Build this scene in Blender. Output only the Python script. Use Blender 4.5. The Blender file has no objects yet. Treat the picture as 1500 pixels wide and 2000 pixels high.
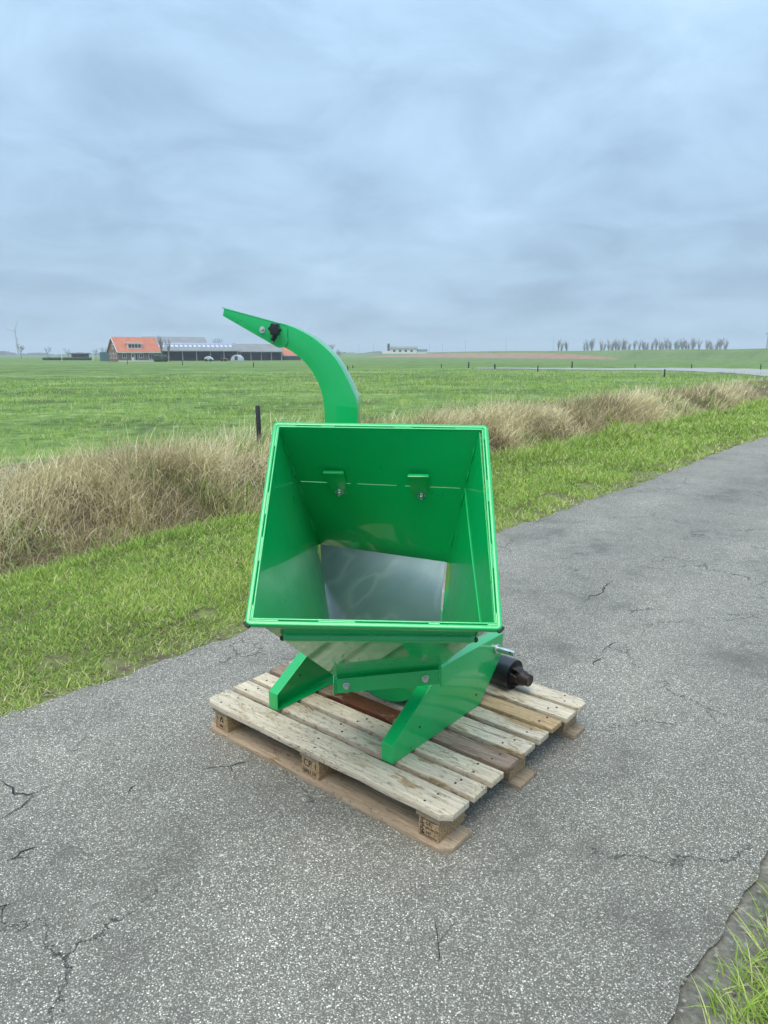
import bpy, bmesh, math, random
import numpy as np
from mathutils import Vector, Matrix
random.seed(7); RNG = np.random.default_rng(11)
sc = bpy.context.scene; C = sc.collection
R = math.radians
# ------------------------------------------------------------------ camera
F_PX, HZ, CAM_H = 1385.0, 692.0, 1.508          # focal length and horizon row of a 1500x2000 frame
PITCH = math.atan((1000-HZ)/F_PX)
cd = bpy.data.cameras.new('camera'); cam = bpy.data.objects.new('camera', cd); C.objects.link(cam)
cam.location = (0, 0, CAM_H); cam.rotation_euler = (R(90)-PITCH, 0, 0)
cd.sensor_fit = 'VERTICAL'; cd.sensor_height = 36; cd.lens = 36*F_PX/2000
cd.clip_start = .05; cd.clip_end = 20000; sc.camera = cam
# ------------------------------------------------------------------ world: nishita sky behind an even overcast deck
SUN_EL, SUN_AZ = R(64), R(203)                   # azimuth clockwise from +Y: behind the camera, to its left
w = bpy.data.worlds.new('World'); sc.world = w; w.use_nodes = True
nt = w.node_tree; nt.nodes.clear(); N = nt.nodes.new; LK = nt.links.new
def math_(op, a, b=None, tree=None):
    t = tree or nt; n = t.nodes.new('ShaderNodeMath'); n.operation = op
    for i, x in enumerate((a, b)):
        if x is None: continue
        if isinstance(x, (int, float)): n.inputs[i].default_value = x
        else: t.links.new(x, n.inputs[i])
    return n.outputs[0]
def ramp(tree, fac, stops, interp='LINEAR'):
    n = tree.nodes.new('ShaderNodeValToRGB'); e = n.color_ramp.elements; n.color_ramp.interpolation = interp
    while len(e) > 1: e.remove(e[-1])
    for i, (p, c) in enumerate(stops):
        x = e[0] if i == 0 else e.new(p)
        x.position = p; x.color = (*c, 1) if len(c) == 3 else c
    if fac is not None: tree.links.new(fac, n.inputs[0])
    return n.outputs[0]
def noise(tree, vec, scale, detail=4, rough=.55, dist=0.):
    n = tree.nodes.new('ShaderNodeTexNoise'); n.inputs['Scale'].default_value = scale
    n.inputs['Detail'].default_value = detail; n.inputs['Roughness'].default_value = rough; n.inputs['Distortion'].default_value = dist
    if vec is not None: tree.links.new(vec, n.inputs['Vector'])
    return n.outputs[0]
def mix(tree, fac, a, b, blend='MIX'):
    n = tree.nodes.new('ShaderNodeMix'); n.data_type = 'RGBA'; n.blend_type = blend
    for i, x in ((0, fac), (6, a), (7, b)):
        if isinstance(x, (int, float)): n.inputs[i].default_value = x
        elif isinstance(x, tuple): n.inputs[i].default_value = (*x, 1)
        else: tree.links.new(x, n.inputs[i])
    return n.outputs[2]
sky = N('ShaderNodeTexSky'); sky.sky_type = 'NISHITA'; sky.sun_disc = False
sky.sun_elevation = SUN_EL; sky.sun_rotation = SUN_AZ; sky.air_density = 1; sky.dust_density = 2
tc = N('ShaderNodeTexCoord'); sx = N('ShaderNodeSeparateXYZ'); LK(tc.outputs['Generated'], sx.inputs[0])
up = math_('MAXIMUM', sx.outputs[2], 0.0); den = math_('ADD', up, .24)
cmb = N('ShaderNodeCombineXYZ'); LK(math_('DIVIDE', sx.outputs[0], den), cmb.inputs[0]); LK(math_('DIVIDE', sx.outputs[1], den), cmb.inputs[1])
cv = cmb.outputs[0]; w.cycles.sampling_method = "MANUAL"; w.cycles.sample_map_resolution = 256
big = noise(nt, cv, .62, 3, .5, .2); mid = noise(nt, cv, 2.4, 7, .60, .5)
cl = math_('ADD', math_('MULTIPLY', big, .52), math_('MULTIPLY', mid, .48))
cloud = ramp(nt, cl, [(.33, (.175, .262, .372)), (.43, (.232, .338, .460)), (.505, (.280, .402, .534)), (.58, (.325, .458, .600)), (.68, (.44, .575, .72))])
grad = math_('ADD', math_('MULTIPLY', math_('POWER', up, 2.0), 2.0), 1.0)          # overcast skies brighten towards the zenith
gc = N('ShaderNodeCombineColor')
for i in range(3): LK(grad, gc.inputs[i])
cloud = mix(nt, 1.0, cloud, gc.outputs[0], 'MULTIPLY')
b1 = N('ShaderNodeBackground'); b1.inputs[1].default_value = .08; LK(sky.outputs[0], b1.inputs[0])
b2 = N('ShaderNodeBackground'); b2.inputs[1].default_value = .80; LK(cloud, b2.inputs[0])
ms = N('ShaderNodeMixShader'); ms.inputs[0].default_value = .88; LK(b1.outputs[0], ms.inputs[1]); LK(b2.outputs[0], ms.inputs[2])
wo = N('ShaderNodeOutputWorld'); LK(ms.outputs[0], wo.inputs[0])
# ------------------------------------------------------------------ sun (veiled by cloud)
sl = bpy.data.lights.new('sun', 'SUN'); sl.energy = 1.5; sl.angle = R(40); sl.color = (1, .91, .76)
so = bpy.data.objects.new('sun', sl); C.objects.link(so)
sd = Vector((math.sin(SUN_AZ)*math.cos(SUN_EL), math.cos(SUN_AZ)*math.cos(SUN_EL), math.sin(SUN_EL)))
so.rotation_euler = sd.to_track_quat('Z', 'Y').to_euler(); so.location = sd*50
sc.view_settings.view_transform = 'Standard'; sc.view_settings.look = 'None'
sc.view_settings.exposure = 0.95; sc.view_settings.gamma = 1
sc.cycles.max_bounces = 5; sc.cycles.diffuse_bounces = 2; sc.cycles.glossy_bounces = 3; sc.cycles.caustics_reflective = False; sc.cycles.caustics_refractive = False
sc.cycles.transparent_max_bounces = 4; sc.cycles.volume_bounces = 0

# ------------------------------------------------------------------ frames and helpers
YAW = -.694                                       # road and pallet run this way
UX = Vector((math.cos(YAW), math.sin(YAW), 0)); UY = Vector((-math.sin(YAW), math.cos(YAW), 0))
PO = Vector((-.732, 2.653, 0))                    # front left corner of the pallet on the road
CW = Vector((0, math.cos(PITCH), -math.sin(PITCH))); CU = Vector((0, math.sin(PITCH), math.cos(PITCH)))
def at(px, py, Y):                                # sight line through a point of the photo, at depth Y
    d = Vector(((px-750)/F_PX, 0, 0)) - CU*((py-1000)/F_PX) + CW
    return Vector((0, 0, CAM_H)) + d*(Y/d.y)
def onz(px, py, z=0.):
    d = Vector(((px-750)/F_PX, 0, 0)) - CU*((py-1000)/F_PX) + CW
    return Vector((0, 0, CAM_H)) + d*((z-CAM_H)/d.z)
def UV(u, v, z=0.): return UX*u + UY*v + Vector((0, 0, z))
def tag(o, label=None, category=None, group=None, kind=None):
    for k, x in (('label', label), ('category', category), ('group', group), ('kind', kind)):
        if x: o[k] = x
    return o
def empty(name, loc, rz=0., **k):
    o = bpy.data.objects.new(name, None); C.objects.link(o); o.location = loc; o.rotation_euler = (0, 0, rz); o.empty_display_size = .1
    return tag(o, **k)
def obj(name, me, mat=None, parent=None, loc=None, **k):
    o = bpy.data.objects.new(name, me); C.objects.link(o)
    if mat and not me.materials: me.materials.append(mat)
    if parent: o.parent = parent
    if loc is not None: o.location = loc
    return tag(o, **k)
def mesh(name, verts, faces, smooth=False, bevel=0., seg=2):
    bm = bmesh.new(); vs = [bm.verts.new(v) for v in verts]
    for f in faces:
        try: bm.faces.new([vs[i] for i in f])
        except ValueError: pass
    return fin(name, bm, smooth, bevel, seg)
def fin(name, bm, smooth=False, bevel=0., seg=2):
    bmesh.ops.recalc_face_normals(bm, faces=bm.faces)
    if bevel:
        es = [e for e in bm.edges if len(e.link_faces) == 2 and e.calc_face_angle(0) > R(28)]
        bmesh.ops.bevel(bm, geom=es, offset=bevel, segments=seg, profile=.6, affect='EDGES', clamp_overlap=True)
    me = bpy.data.meshes.new(name); bm.to_mesh(me); bm.free()
    if smooth:
        me.polygons.foreach_set('use_smooth', [True]*len(me.polygons))
        try: me.set_sharp_from_angle(angle=R(35))
        except Exception: pass
    return me
def boxv(a, b):
    (x0, y0, z0), (x1, y1, z1) = a, b
    return ([(x0,y0,z0),(x1,y0,z0),(x1,y1,z0),(x0,y1,z0),(x0,y0,z1),(x1,y0,z1),(x1,y1,z1),(x0,y1,z1)],
            [(0,3,2,1),(4,5,6,7),(0,1,5,4),(1,2,6,5),(2,3,7,6),(3,0,4,7)])
def box(name, a, b, mat, parent=None, bevel=0., **k):
    v, f = boxv(a, b); return obj(name, mesh(name, v, f, bevel=bevel, smooth=bool(bevel)), mat, parent, **k)
def boxes(name, lst, bevel=0.):
    V, Fc = [], []
    for a, b in lst:
        v, f = boxv(a, b); n = len(V); V += v; Fc += [tuple(i+n for i in q) for q in f]
    return mesh(name, V, Fc, bevel=bevel)
def prism(name, pts, off, smooth=True, bevel=0., seg=2):      # polygon thickened by the vector off
    n = len(pts); V = [Vector(p) for p in pts] + [Vector(p)+Vector(off) for p in pts]
    Fc = [tuple(range(n)), tuple(range(2*n-1, n-1, -1))] + [(i, (i+1) % n, n+(i+1) % n, n+i) for i in range(n)]
    return mesh(name, V, Fc, smooth, bevel, seg)
def sheet(name, grid, t, smooth=True):            # grid[i][j] of points thickened to t
    n, m = len(grid), len(grid[0]); P = [[Vector(p) for p in r] for r in grid]; V = []; top = []
    for i in range(n):
        for j in range(m):
            a = P[min(i+1, n-1)][j]-P[max(i-1, 0)][j]; b = P[i][min(j+1, m-1)]-P[i][max(j-1, 0)]
            V.append(P[i][j]); top.append(P[i][j]+a.cross(b).normalized()*t)
    k = n*m; V += top; Fc = []; ix = lambda i, j: i*m+j
    for i in range(n-1):
        for j in range(m-1):
            q = (ix(i,j), ix(i,j+1), ix(i+1,j+1), ix(i+1,j)); Fc += [q, tuple(x+k for x in reversed(q))]
    ed = [ix(0,j) for j in range(m)] + [ix(i,m-1) for i in range(1,n)] + [ix(n-1,j) for j in range(m-2,-1,-1)] + [ix(i,0) for i in range(n-2,0,-1)]
    Fc += [(ed[i], ed[(i+1) % len(ed)], ed[(i+1) % len(ed)]+k, ed[i]+k) for i in range(len(ed))]
    return mesh(name, V, Fc, smooth)
def tube(name, path, rad, n=12, cap=True, smooth=True):
    path = [Vector(p) for p in path]; rad = rad if isinstance(rad, (list, tuple)) else [rad]*len(path); V = []; Fc = []
    ref = None
    for i, p in enumerate(path):
        d = (path[min(i+1, len(path)-1)]-path[max(i-1, 0)]).normalized()
        if d.length < .5: d = (path[-1]-path[0]).normalized()
        if ref is None: ref = d.orthogonal().normalized()
        a = (ref-d*ref.dot(d)).normalized(); ref = a; b = d.cross(a)
        V += [p+(a*math.cos(2*math.pi*k/n)+b*math.sin(2*math.pi*k/n))*rad[i] for k in range(n)]
    for i in range(len(path)-1):
        Fc += [(i*n+k, i*n+(k+1) % n, (i+1)*n+(k+1) % n, (i+1)*n+k) for k in range(n)]
    if cap: Fc += [tuple(range(n))[::-1], tuple(range((len(path)-1)*n, len(path)*n))]
    return mesh(name, V, Fc, smooth)
def lerp(a, b, t): return Vector(a)*(1-t)+Vector(b)*t
def sstep(a, b, x): t = np.clip((x-a)/(b-a), 0, 1); return t*t*(3-2*t)

# ------------------------------------------------------------------ materials
MATS = {}
def material(name, rough=.6, spec=.5, metal=0.):
    m = bpy.data.materials.new(name); m.use_nodes = True; MATS[name] = m; t = m.node_tree; b = t.nodes['Principled BSDF']
    b.inputs['Roughness'].default_value = rough; b.inputs['Metallic'].default_value = metal; b.inputs['Specular IOR Level'].default_value = spec
    return m, t, b
def coords(t, kind='Object', scale=None):
    c = t.nodes.new('ShaderNodeTexCoord'); o = c.outputs[kind]
    if scale:
        mp = t.nodes.new('ShaderNodeMapping'); mp.inputs['Scale'].default_value = scale; t.links.new(o, mp.inputs[0]); o = mp.outputs[0]
    return o
def bump(t, b, hgt, strength=.3, dist=.01):
    n = t.nodes.new('ShaderNodeBump'); n.inputs['Strength'].default_value = strength; n.inputs['Distance'].default_value = dist
    t.links.new(hgt, n.inputs['Height']); t.links.new(n.outputs[0], b.inputs['Normal'])
def plain(name, col, rough=.6, var=.25, scale=8., metal=0., spec=.5, bmp=0.):
    m, t, b = material(name, rough, spec, metal); nz = noise(t, coords(t), scale, 6, .6)
    lo = tuple(c*(1-var) for c in col); hi = tuple(min(1, c*(1+var)) for c in col)
    t.links.new(ramp(t, nz, [(.3, lo), (.7, hi)]), b.inputs['Base Color'])
    if bmp: bump(t, b, nz, bmp, .02)
    return m
# powder-coated green paint: faint dust, greasy smears, dark chips
def green_paint(name, chips=False):
    m, t, b = material(name, .24, .32); v = coords(t)
    n1 = noise(t, v, 3.2, 5, .6); n2 = noise(t, coords(t, 'Object', (1, 1, .25)), 22, 5, .65)
    c = ramp(t, n1, [(.3, (.0, .375, .088)), (.7, (.0, .435, .107))])
    dust = ramp(t, n2, [(.60, (0, 0, 0)), (.80, (.14, .14, .14))])
    c = mix(t, dust, c, (.10, .30, .14))
    ch = noise(t, v, 60, 3, .6); cm = ramp(t, ch, [(.705, (0, 0, 0)), (.73, (1, 1, 1))])
    c = mix(t, math_('MULTIPLY', cm, .75, t), c, (.012, .02, .014))
    t.links.new(c, b.inputs['Base Color'])
    t.links.new(ramp(t, n2, [(.3, (.26,)*3), (.75, (.44,)*3)]), b.inputs['Roughness'])
    bump(t, b, noise(t, v, 3, 1, .5), .04, .01)
    b.inputs['Coat Weight'].default_value = .8; b.inputs['Coat Roughness'].default_value = .03
    return m
M_green = green_paint('green_paint')
M_gloss = green_paint('high_gloss_green_paint'); gb = M_gloss.node_tree.nodes['Principled BSDF']; gb.inputs['Coat Weight'].default_value = 1; gb.inputs['Coat IOR'].default_value = 1.9; gb.inputs['Coat Roughness'].default_value = .05
M_chip = plain('chipped_primer', (.030, .032, .030), .6, .5, 60)
m, t, b = material('worn_sheet_steel', .3, .5, .4); v = coords(t); n = noise(t, v, 7, 6, .6, .6); n2 = noise(t, v, 3, 3, .5, 1.)
t.links.new(ramp(t, n2, [(.3, (.135, .205, .225)), (.46, (.170, .240, .260)), (.50, (.235, .300, .318)), (.54, (.170, .240, .260)), (.7, (.145, .215, .235))]), b.inputs['Base Color'])
t.links.new(ramp(t, n, [(.3, (.30,)*3), (.7, (.46,)*3)]), b.inputs['Roughness']); bump(t, b, n, .05, .01); M_steel = m
M_zinc = plain('zinc_plated_steel', (.62, .63, .62), .32, .2, 40, 1.0)
M_black = plain('black_plastic', (.012, .013, .015), .38, .4, 20)
M_guard = plain('black_guard_plastic', (.016, .018, .022), .35, .5, 14, spec=.6)
M_rust = plain('greasy_cast_iron', (.034, .020, .018), .42, .6, 30, .35, bmp=.3)
def wood(name, pale, dark, stain, stain_amt=.62, red=None):
    m, t, b = material(name, .78, .25); oi = t.nodes.new('ShaderNodeObjectInfo')
    c = t.nodes.new('ShaderNodeTexCoord'); ad = t.nodes.new('ShaderNodeVectorMath'); ad.operation = 'ADD'
    sc_ = t.nodes.new('ShaderNodeVectorMath'); sc_.operation = 'SCALE'; sc_.inputs[0].default_value = (7.3, 3.1, 5.7)
    t.links.new(oi.outputs['Random'], sc_.inputs['Scale']); t.links.new(c.outputs['Object'], ad.inputs[0]); t.links.new(sc_.outputs[0], ad.inputs[1])
    def mp(s):
        x = t.nodes.new('ShaderNodeMapping'); x.inputs['Scale'].default_value = s; t.links.new(ad.outputs[0], x.inputs[0]); return x.outputs[0]
    grain = noise(t, mp((2.2, 34, 34)), 3.0, 5, .6, .4); fine = noise(t, mp((3, 120, 120)), 2.5, 4, .65)
    col = ramp(t, grain, [(.30, dark), (.5, tuple((a+d)/2 for a, d in zip(pale, dark))), (.66, pale)])
    col = mix(t, .45, col, ramp(t, fine, [(.35, (.55,)*3), (.65, (1.12,)*3)]), 'MULTIPLY')
    col = mix(t, 1.0, col, ramp(t, oi.outputs['Random'], [(0, (.86, .84, .80)), (.5, (1.0, .99, .97)), (1, (1.10, 1.06, 1.0))]), 'MULTIPLY')
    st = noise(t, mp((1.5, 6, 6)), 1.7, 6, .66, 1.2); sm = ramp(t, st, [(stain_amt, (0,)*3), (stain_amt+.05, (.85,)*3), (stain_amt+.14, (.65,)*3)])
    col = mix(t, sm, col, stain)
    dirt = noise(t, mp((14, 30, 30)), 2.4, 5, .7); dm = ramp(t, dirt, [(.54, (0,)*3), (.66, (.6,)*3)])
    col = mix(t, dm, col, (.10, .085, .065))
    s2 = noise(t, mp((1.1, 5, 5)), 2.3, 4, .6, 1.8); rid = math_('ABSOLUTE', math_('SUBTRACT', s2, .5, t), None, t)
    rm_ = math_('MULTIPLY', ramp(t, rid, [(.002, (.9,)*3), (.014, (0,)*3)]), ramp(t, noise(t, mp((2.5, 4, 4)), 1.3, 3, .5), [(.50, (0,)*3), (.57, (1,)*3)]), t); col = mix(t, rm_, col, (.17, .10, .045))
    if red:
        p, rr = red; d = t.nodes.new('ShaderNodeVectorMath'); d.operation = 'DISTANCE'; t.links.new(c.outputs['Object'], d.inputs[0]); d.inputs[1].default_value = p
        wob = math_('ADD', d.outputs['Value'], math_('MULTIPLY', math_('SUBTRACT', noise(t, mp((9, 20, 20)), 2, 5, .7), .5, t), .35, t), t)
        rm = ramp(t, math_('DIVIDE', wob, rr, t), [(.72, (1,)*3), (.90, (0,)*3)]); col = mix(t, rm, col, (.115, .040, .022))
        rg = ramp(t, rm, [(0, (.8,)*3), (1, (.28,)*3)]); t.links.new(rg, b.inputs['Roughness'])
    t.links.new(col, b.inputs['Base Color'])
    bump(t, b, math_('ADD', math_('MULTIPLY', grain, .6, t), fine, t), .35, .004); return m
M_wood = wood('weathered_pine', (.68, .59, .46), (.46, .38, .285), (.30, .185, .075), .575)
M_wood2 = wood('fresh_pine', (.60, .43, .25), (.40, .26, .14), (.26, .15, .06), .68)
M_wood3 = wood('brown_stained_pine', (.40, .28, .19), (.24, .16, .11), (.16, .085, .045), .56)
M_woodred = wood('oil_stained_pine', (.42, .31, .24), (.26, .185, .14), (.16, .075, .04), .55, ((.545, .05, 0), .20))
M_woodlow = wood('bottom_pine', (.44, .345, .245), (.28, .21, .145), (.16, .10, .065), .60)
m, t, b = material('pressed_wood_chips', .85, .2); vo = t.nodes.new('ShaderNodeTexVoronoi'); vo.inputs['Scale'].default_value = 330
t.links.new(coords(t, 'Object', (1, 1, .6)), vo.inputs['Vector']); sp = t.nodes.new('ShaderNodeSeparateColor'); t.links.new(vo.outputs['Color'], sp.inputs[0])
t.links.new(ramp(t, sp.outputs[0], [(0, (.24, .155, .080)), (.5, (.36, .245, .135)), (1, (.47, .335, .195))]), b.inputs['Base Color']); bump(t, b, sp.outputs[1], .5, .003); M_chipwood = m
M_ink = plain('burnt_in_ink', (.018, .013, .010), .8, .4, 50)
# asphalt with pale worn stones
m, t, b = material('worn_asphalt', .72, .35); c = t.nodes.new('ShaderNodeNewGeometry').outputs['Position']
vo = t.nodes.new('ShaderNodeTexVoronoi'); vo.inputs['Scale'].default_value = 235; vo.inputs['Randomness'].default_value = 1
wv = t.nodes.new('ShaderNodeVectorMath'); wv.operation = 'ADD'; nn = t.nodes.new('ShaderNodeTexNoise'); nn.inputs['Scale'].default_value = 230; nn.inputs['Detail'].default_value = 2; t.links.new(c, nn.inputs['Vector'])
ns = t.nodes.new('ShaderNodeVectorMath'); ns.operation = 'SCALE'; ns.inputs['Scale'].default_value = .0045; t.links.new(nn.outputs['Color'], ns.inputs[0])
t.links.new(c, wv.inputs[0]); t.links.new(ns.outputs[0], wv.inputs[1]); t.links.new(wv.outputs[0], vo.inputs['Vector'])
sp = t.nodes.new('ShaderNodeSeparateColor'); t.links.new(vo.outputs['Color'], sp.inputs[0])
stone = ramp(t, sp.outputs[0], [(0, (.118, .108, .090)), (.30, (.20, .185, .155)), (.60, (.30, .278, .234)), (.82, (.38, .355, .302)), (.92, (.56, .53, .46)), (1, (.82, .78, .69))])
inside = ramp(t, math_('MULTIPLY', vo.outputs['Distance'], 1.0, t), [(.46, (1,)*3), (.66, (0,)*3)])
wear = noise(t, c, 1.1, 5, .62, .6); wear2 = noise(t, c, 7, 4, .6)
cover = ramp(t, math_('ADD', math_('MULTIPLY', wear, .7, t), math_('MULTIPLY', wear2, .3, t), t), [(.36, (.42,)*3), (.46, (.88,)*3), (.60, (1,)*3)])
binder = ramp(t, wear2, [(.3, (.118, .108, .090)), (.7, (.172, .158, .132))])
col = mix(t, math_('MULTIPLY', inside, cover, t), binder, stone)
tone = ramp(t, wear, [(.28, (.98, .98, .98)), (.45, (1.10, 1.10, 1.09)), (.6, (1.18, 1.17, 1.15)), (.75, (1.30, 1.28, 1.24))]); col = mix(t, 1.0, col, tone, 'MULTIPLY')
uu = t.nodes.new('ShaderNodeVectorMath'); uu.operation = 'DOT_PRODUCT'; t.links.new(c, uu.inputs[0]); uu.inputs[1].default_value = (math.cos(-.694), math.sin(-.694), 0)
ub = math_('ADD', uu.outputs['Value'], math_('MULTIPLY', wear, .5, t), t); band = ramp(t, math_('MULTIPLY', math_('ADD', ub, 3.2, t), .33, t), [(.0, (.93,)*3), (.16, (1.0,)*3), (.30, (1.10,)*3), (.44, (.97,)*3), (.58, (.95,)*3), (.74, (1.09,)*3), (.88, (1.0,)*3), (1, (.92,)*3)], 'EASE'); col = mix(t, 1.0, col, band, 'MULTIPLY')
scuff = noise(t, coords(t, 'Object', (1, .35, 1)), 5.5, 4, .6, .3); col = mix(t, ramp(t, scuff, [(.66, (0,)*3), (.72, (.42,)*3)]), col, (.30, .285, .245))
cv2 = t.nodes.new('ShaderNodeVectorMath'); cv2.operation = 'ADD'; cn = t.nodes.new('ShaderNodeTexNoise'); cn.inputs['Scale'].default_value = 5; cn.inputs['Detail'].default_value = 6; cn.inputs['Roughness'].default_value = .7
t.links.new(c, cn.inputs['Vector']); cs = t.nodes.new('ShaderNodeVectorMath'); cs.operation = 'SCALE'; cs.inputs['Scale'].default_value = .30; t.links.new(cn.outputs['Color'], cs.inputs[0]); t.links.new(c, cv2.inputs[0]); t.links.new(cs.outputs[0], cv2.inputs[1])
ve = t.nodes.new('ShaderNodeTexVoronoi'); ve.feature = 'DISTANCE_TO_EDGE'; ve.inputs['Scale'].default_value = 1.35; t.links.new(cv2.outputs[0], ve.inputs['Vector'])
cmask = ramp(t, noise(t, c, 1.6, 3, .5), [(.50, (0,)*3), (.57, (1,)*3)])
crack = math_('MULTIPLY', ramp(t, ve.outputs['Distance'], [(.0025, (1,)*3), (.0075, (0,)*3)]), cmask, t)
col = mix(t, math_('MULTIPLY', crack, .85, t), col, (.016, .017, .018)); t.links.new(col, b.inputs['Base Color'])
hgt = inside; bump(t, b, hgt, .75, .004); M_asphalt = m
M_farroad = plain('pale_concrete_road', (.30, .30, .29), .8, .12, .5)
def soil(name, cols, s1, s2, bs=.4, bd=.03):
    m, t, b = material(name, .9, .2); c = t.nodes.new('ShaderNodeNewGeometry').outputs['Position']
    n1 = noise(t, c, s1, 6, .62, .3); n2 = noise(t, c, s2, 5, .65)
    f = math_('ADD', math_('MULTIPLY', n1, .5, t), math_('MULTIPLY', n2, .5, t), t)
    t.links.new(ramp(t, f, cols), b.inputs['Base Color']); bump(t, b, n2, bs, bd); return m
M_verge = soil('verge_turf', [(.35, (.065, .052, .034)), (.44, (.125, .108, .060)), (.52, (.150, .165, .060)), (.64, (.19, .25, .070))], 1.4, 26)
M_rsoil = soil('roadside_soil', [(.34, (.09, .083, .068)), (.46, (.16, .148, .122)), (.56, (.22, .205, .17)), (.66, (.40, .375, .32))], 6, 55, .7, .02)
M_bank = soil('ditch_bank_litter', [(.3, (.055, .042, .028)), (.5, (.14, .105, .065)), (.7, (.25, .20, .12))], 2.5, 30)
m, t, b = material('pasture', .9, .2); c = t.nodes.new('ShaderNodeNewGeometry').outputs['Position']
n1 = noise(t, c, .05, 5, .6, .3); n2 = noise(t, c, 2.6, 6, .68); n3 = noise(t, c, .35, 5, .62, .6); st = t.nodes.new('ShaderNodeMapping'); st.inputs['Rotation'].default_value = (0, 0, R(8)); st.inputs['Scale'].default_value = (.02, .16, 1); t.links.new(c, st.inputs[0]); n4 = noise(t, st.outputs[0], 1.0, 5, .6, .5)
f = math_('ADD', math_('ADD', math_('MULTIPLY', n2, .42, t), math_('MULTIPLY', n3, .33, t), t), math_('MULTIPLY', n4, .25, t), t)
col = ramp(t, f, [(.38, (.048, .050, .024)), (.45, (.082, .125, .034)), (.51, (.130, .208, .050)), (.565, (.190, .275, .075)), (.64, (.36, .36, .17))])
t.links.new(col, b.inputs['Base Color']); bump(t, b, n2, .9, .10); M_field = m
M_dike = soil('dike_turf', [(.34, (.10, .135, .050)), (.5, (.135, .195, .065)), (.66, (.17, .23, .09))], .05, .7, .5, .2)
M_reddirt = soil('reddish_dry_strip', [(.34, (.22, .125, .085)), (.5, (.31, .185, .125)), (.66, (.24, .20, .11))], .12, .9, .5, .2)
def blade_mat(name, trans=.3):
    m = bpy.data.materials.new(name); m.use_nodes = True; t = m.node_tree; t.nodes.clear(); a = t.nodes.new('ShaderNodeAttribute'); a.attribute_name = 'Col'
    d = t.nodes.new('ShaderNodeBsdfPrincipled'); d.inputs['Roughness'].default_value = .55; d.inputs['Specular IOR Level'].default_value = .35; tr = t.nodes.new('ShaderNodeBsdfTranslucent'); mx = t.nodes.new('ShaderNodeMixShader'); mx.inputs[0].default_value = trans
    t.links.new(a.outputs[0], d.inputs['Base Color']); t.links.new(a.outputs[0], tr.inputs[0]); t.links.new(d.outputs[0], mx.inputs[1]); t.links.new(tr.outputs[0], mx.inputs[2])
    o = t.nodes.new('ShaderNodeOutputMaterial'); t.links.new(mx.outputs[0], o.inputs[0]); return m
M_blade = blade_mat('grass_blades'); M_straw = blade_mat('dry_stalks', .2)
M_brick = plain('brown_brick', (.22, .125, .095), .85, .2, 1.5)
M_tile = plain('orange_roof_tiles', (.46, .150, .085), .75, .15, .8)
M_white = plain('white_paint', (.72, .72, .70), .5, .06, 2)
M_pane = plain('window_glass', (.03, .04, .045), .12, .2, 3)
M_barnroof = plain('grey_fibre_cement_roof', (.20, .205, .20), .8, .15, .4)
M_barndark = plain('shaded_hazy_barn_tone', (.075, .125, .125), .7, .2, .8)  # shade and haze of the dark barn interiors put into the wall colour
M_barnwall = plain('barn_inner_brick', (.16, .105, .085), .85, .2, .6)
M_skylight = plain('translucent_roof_sheet', (.50, .54, .60), .35, .06, 1)
M_solar = plain('blue_grey_roof_strip', (.28, .28, .40), .4, .1, 1)
M_hedge = plain('dark_hedge', (.025, .050, .022), .9, .5, 3)
M_bark = plain('bare_branches', (.155, .135, .118), .9, .25, 2)
M_strawbit = plain('straw', (.5, .38, .16), .7)
M_twig = plain('grey_twigs', (.23, .21, .19), .9, .2, 2)
M_post = plain('black_weathered_post', (.020, .021, .024), .7, .5, 30, bmp=.3)
M_pole = plain('galvanised_pole', (.36, .38, .40), .5, .1, 1)
M_greyshed = plain('grey_tarpaulin', (.45, .50, .52), .5, .1, 1)
M_darkshed = plain('dark_timber', (.045, .045, .045), .8, .3, 1)
M_greenmet = plain('green_container_paint', (.05, .13, .14), .5, .2, 1)
M_farwood = plain('far_woodland', (.075, .085, .070), .95, .3, .05)

# ------------------------------------------------------------------ ground
EDGE_L, EDGE_R = -3.02, -.30                      # road edges, in metres across
def wob(v, s=0.):
    return .030*np.sin(v*.9+s)+.016*np.sin(v*3.1+1.3+s)+.012*np.sin(v*8.7+.4+s)+.011*np.sin(v*19.3+2+s)+.008*np.sin(v*43+s*2)
def edge_r(v): return np.clip(-.345+.08*(v-1.47), -.45, -.10)+.55*wob(v, 3.)
def gz(u, v):                                     # terrain height across / along the road
    u = np.asarray(u, float); v = np.asarray(v, float)
    near = -4.98+.16*np.sin(v*.35+1)+.08*np.sin(v*1.3); far = -8.2+.2*np.sin(v*.3)-1.5*sstep(30, 44, v)
    d = sstep(0, 1, (near-u)/1.35)*sstep(0, 1, (u-far)/1.7)
    z = -.78*np.minimum(1, d*1.25)
    z = z+.035*sstep(EDGE_L, EDGE_L-.5, u)*(u < EDGE_L)-.014
    z = z+.02*np.sin(u*2.1+v*.7)*np.sin(v*1.9-u)*(u < EDGE_L-.3)
    X = u*UX.x+v*UY.x; Y = u*UX.y+v*UY.y; dist = np.hypot(X, Y)
    z = z+.05*np.sin(X*.31+1)*np.sin(Y*.23)*sstep(8, 20, dist)*(u < far)
    z = z-.45*sstep(60, 180, dist)*(u < far)
    return z
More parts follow.
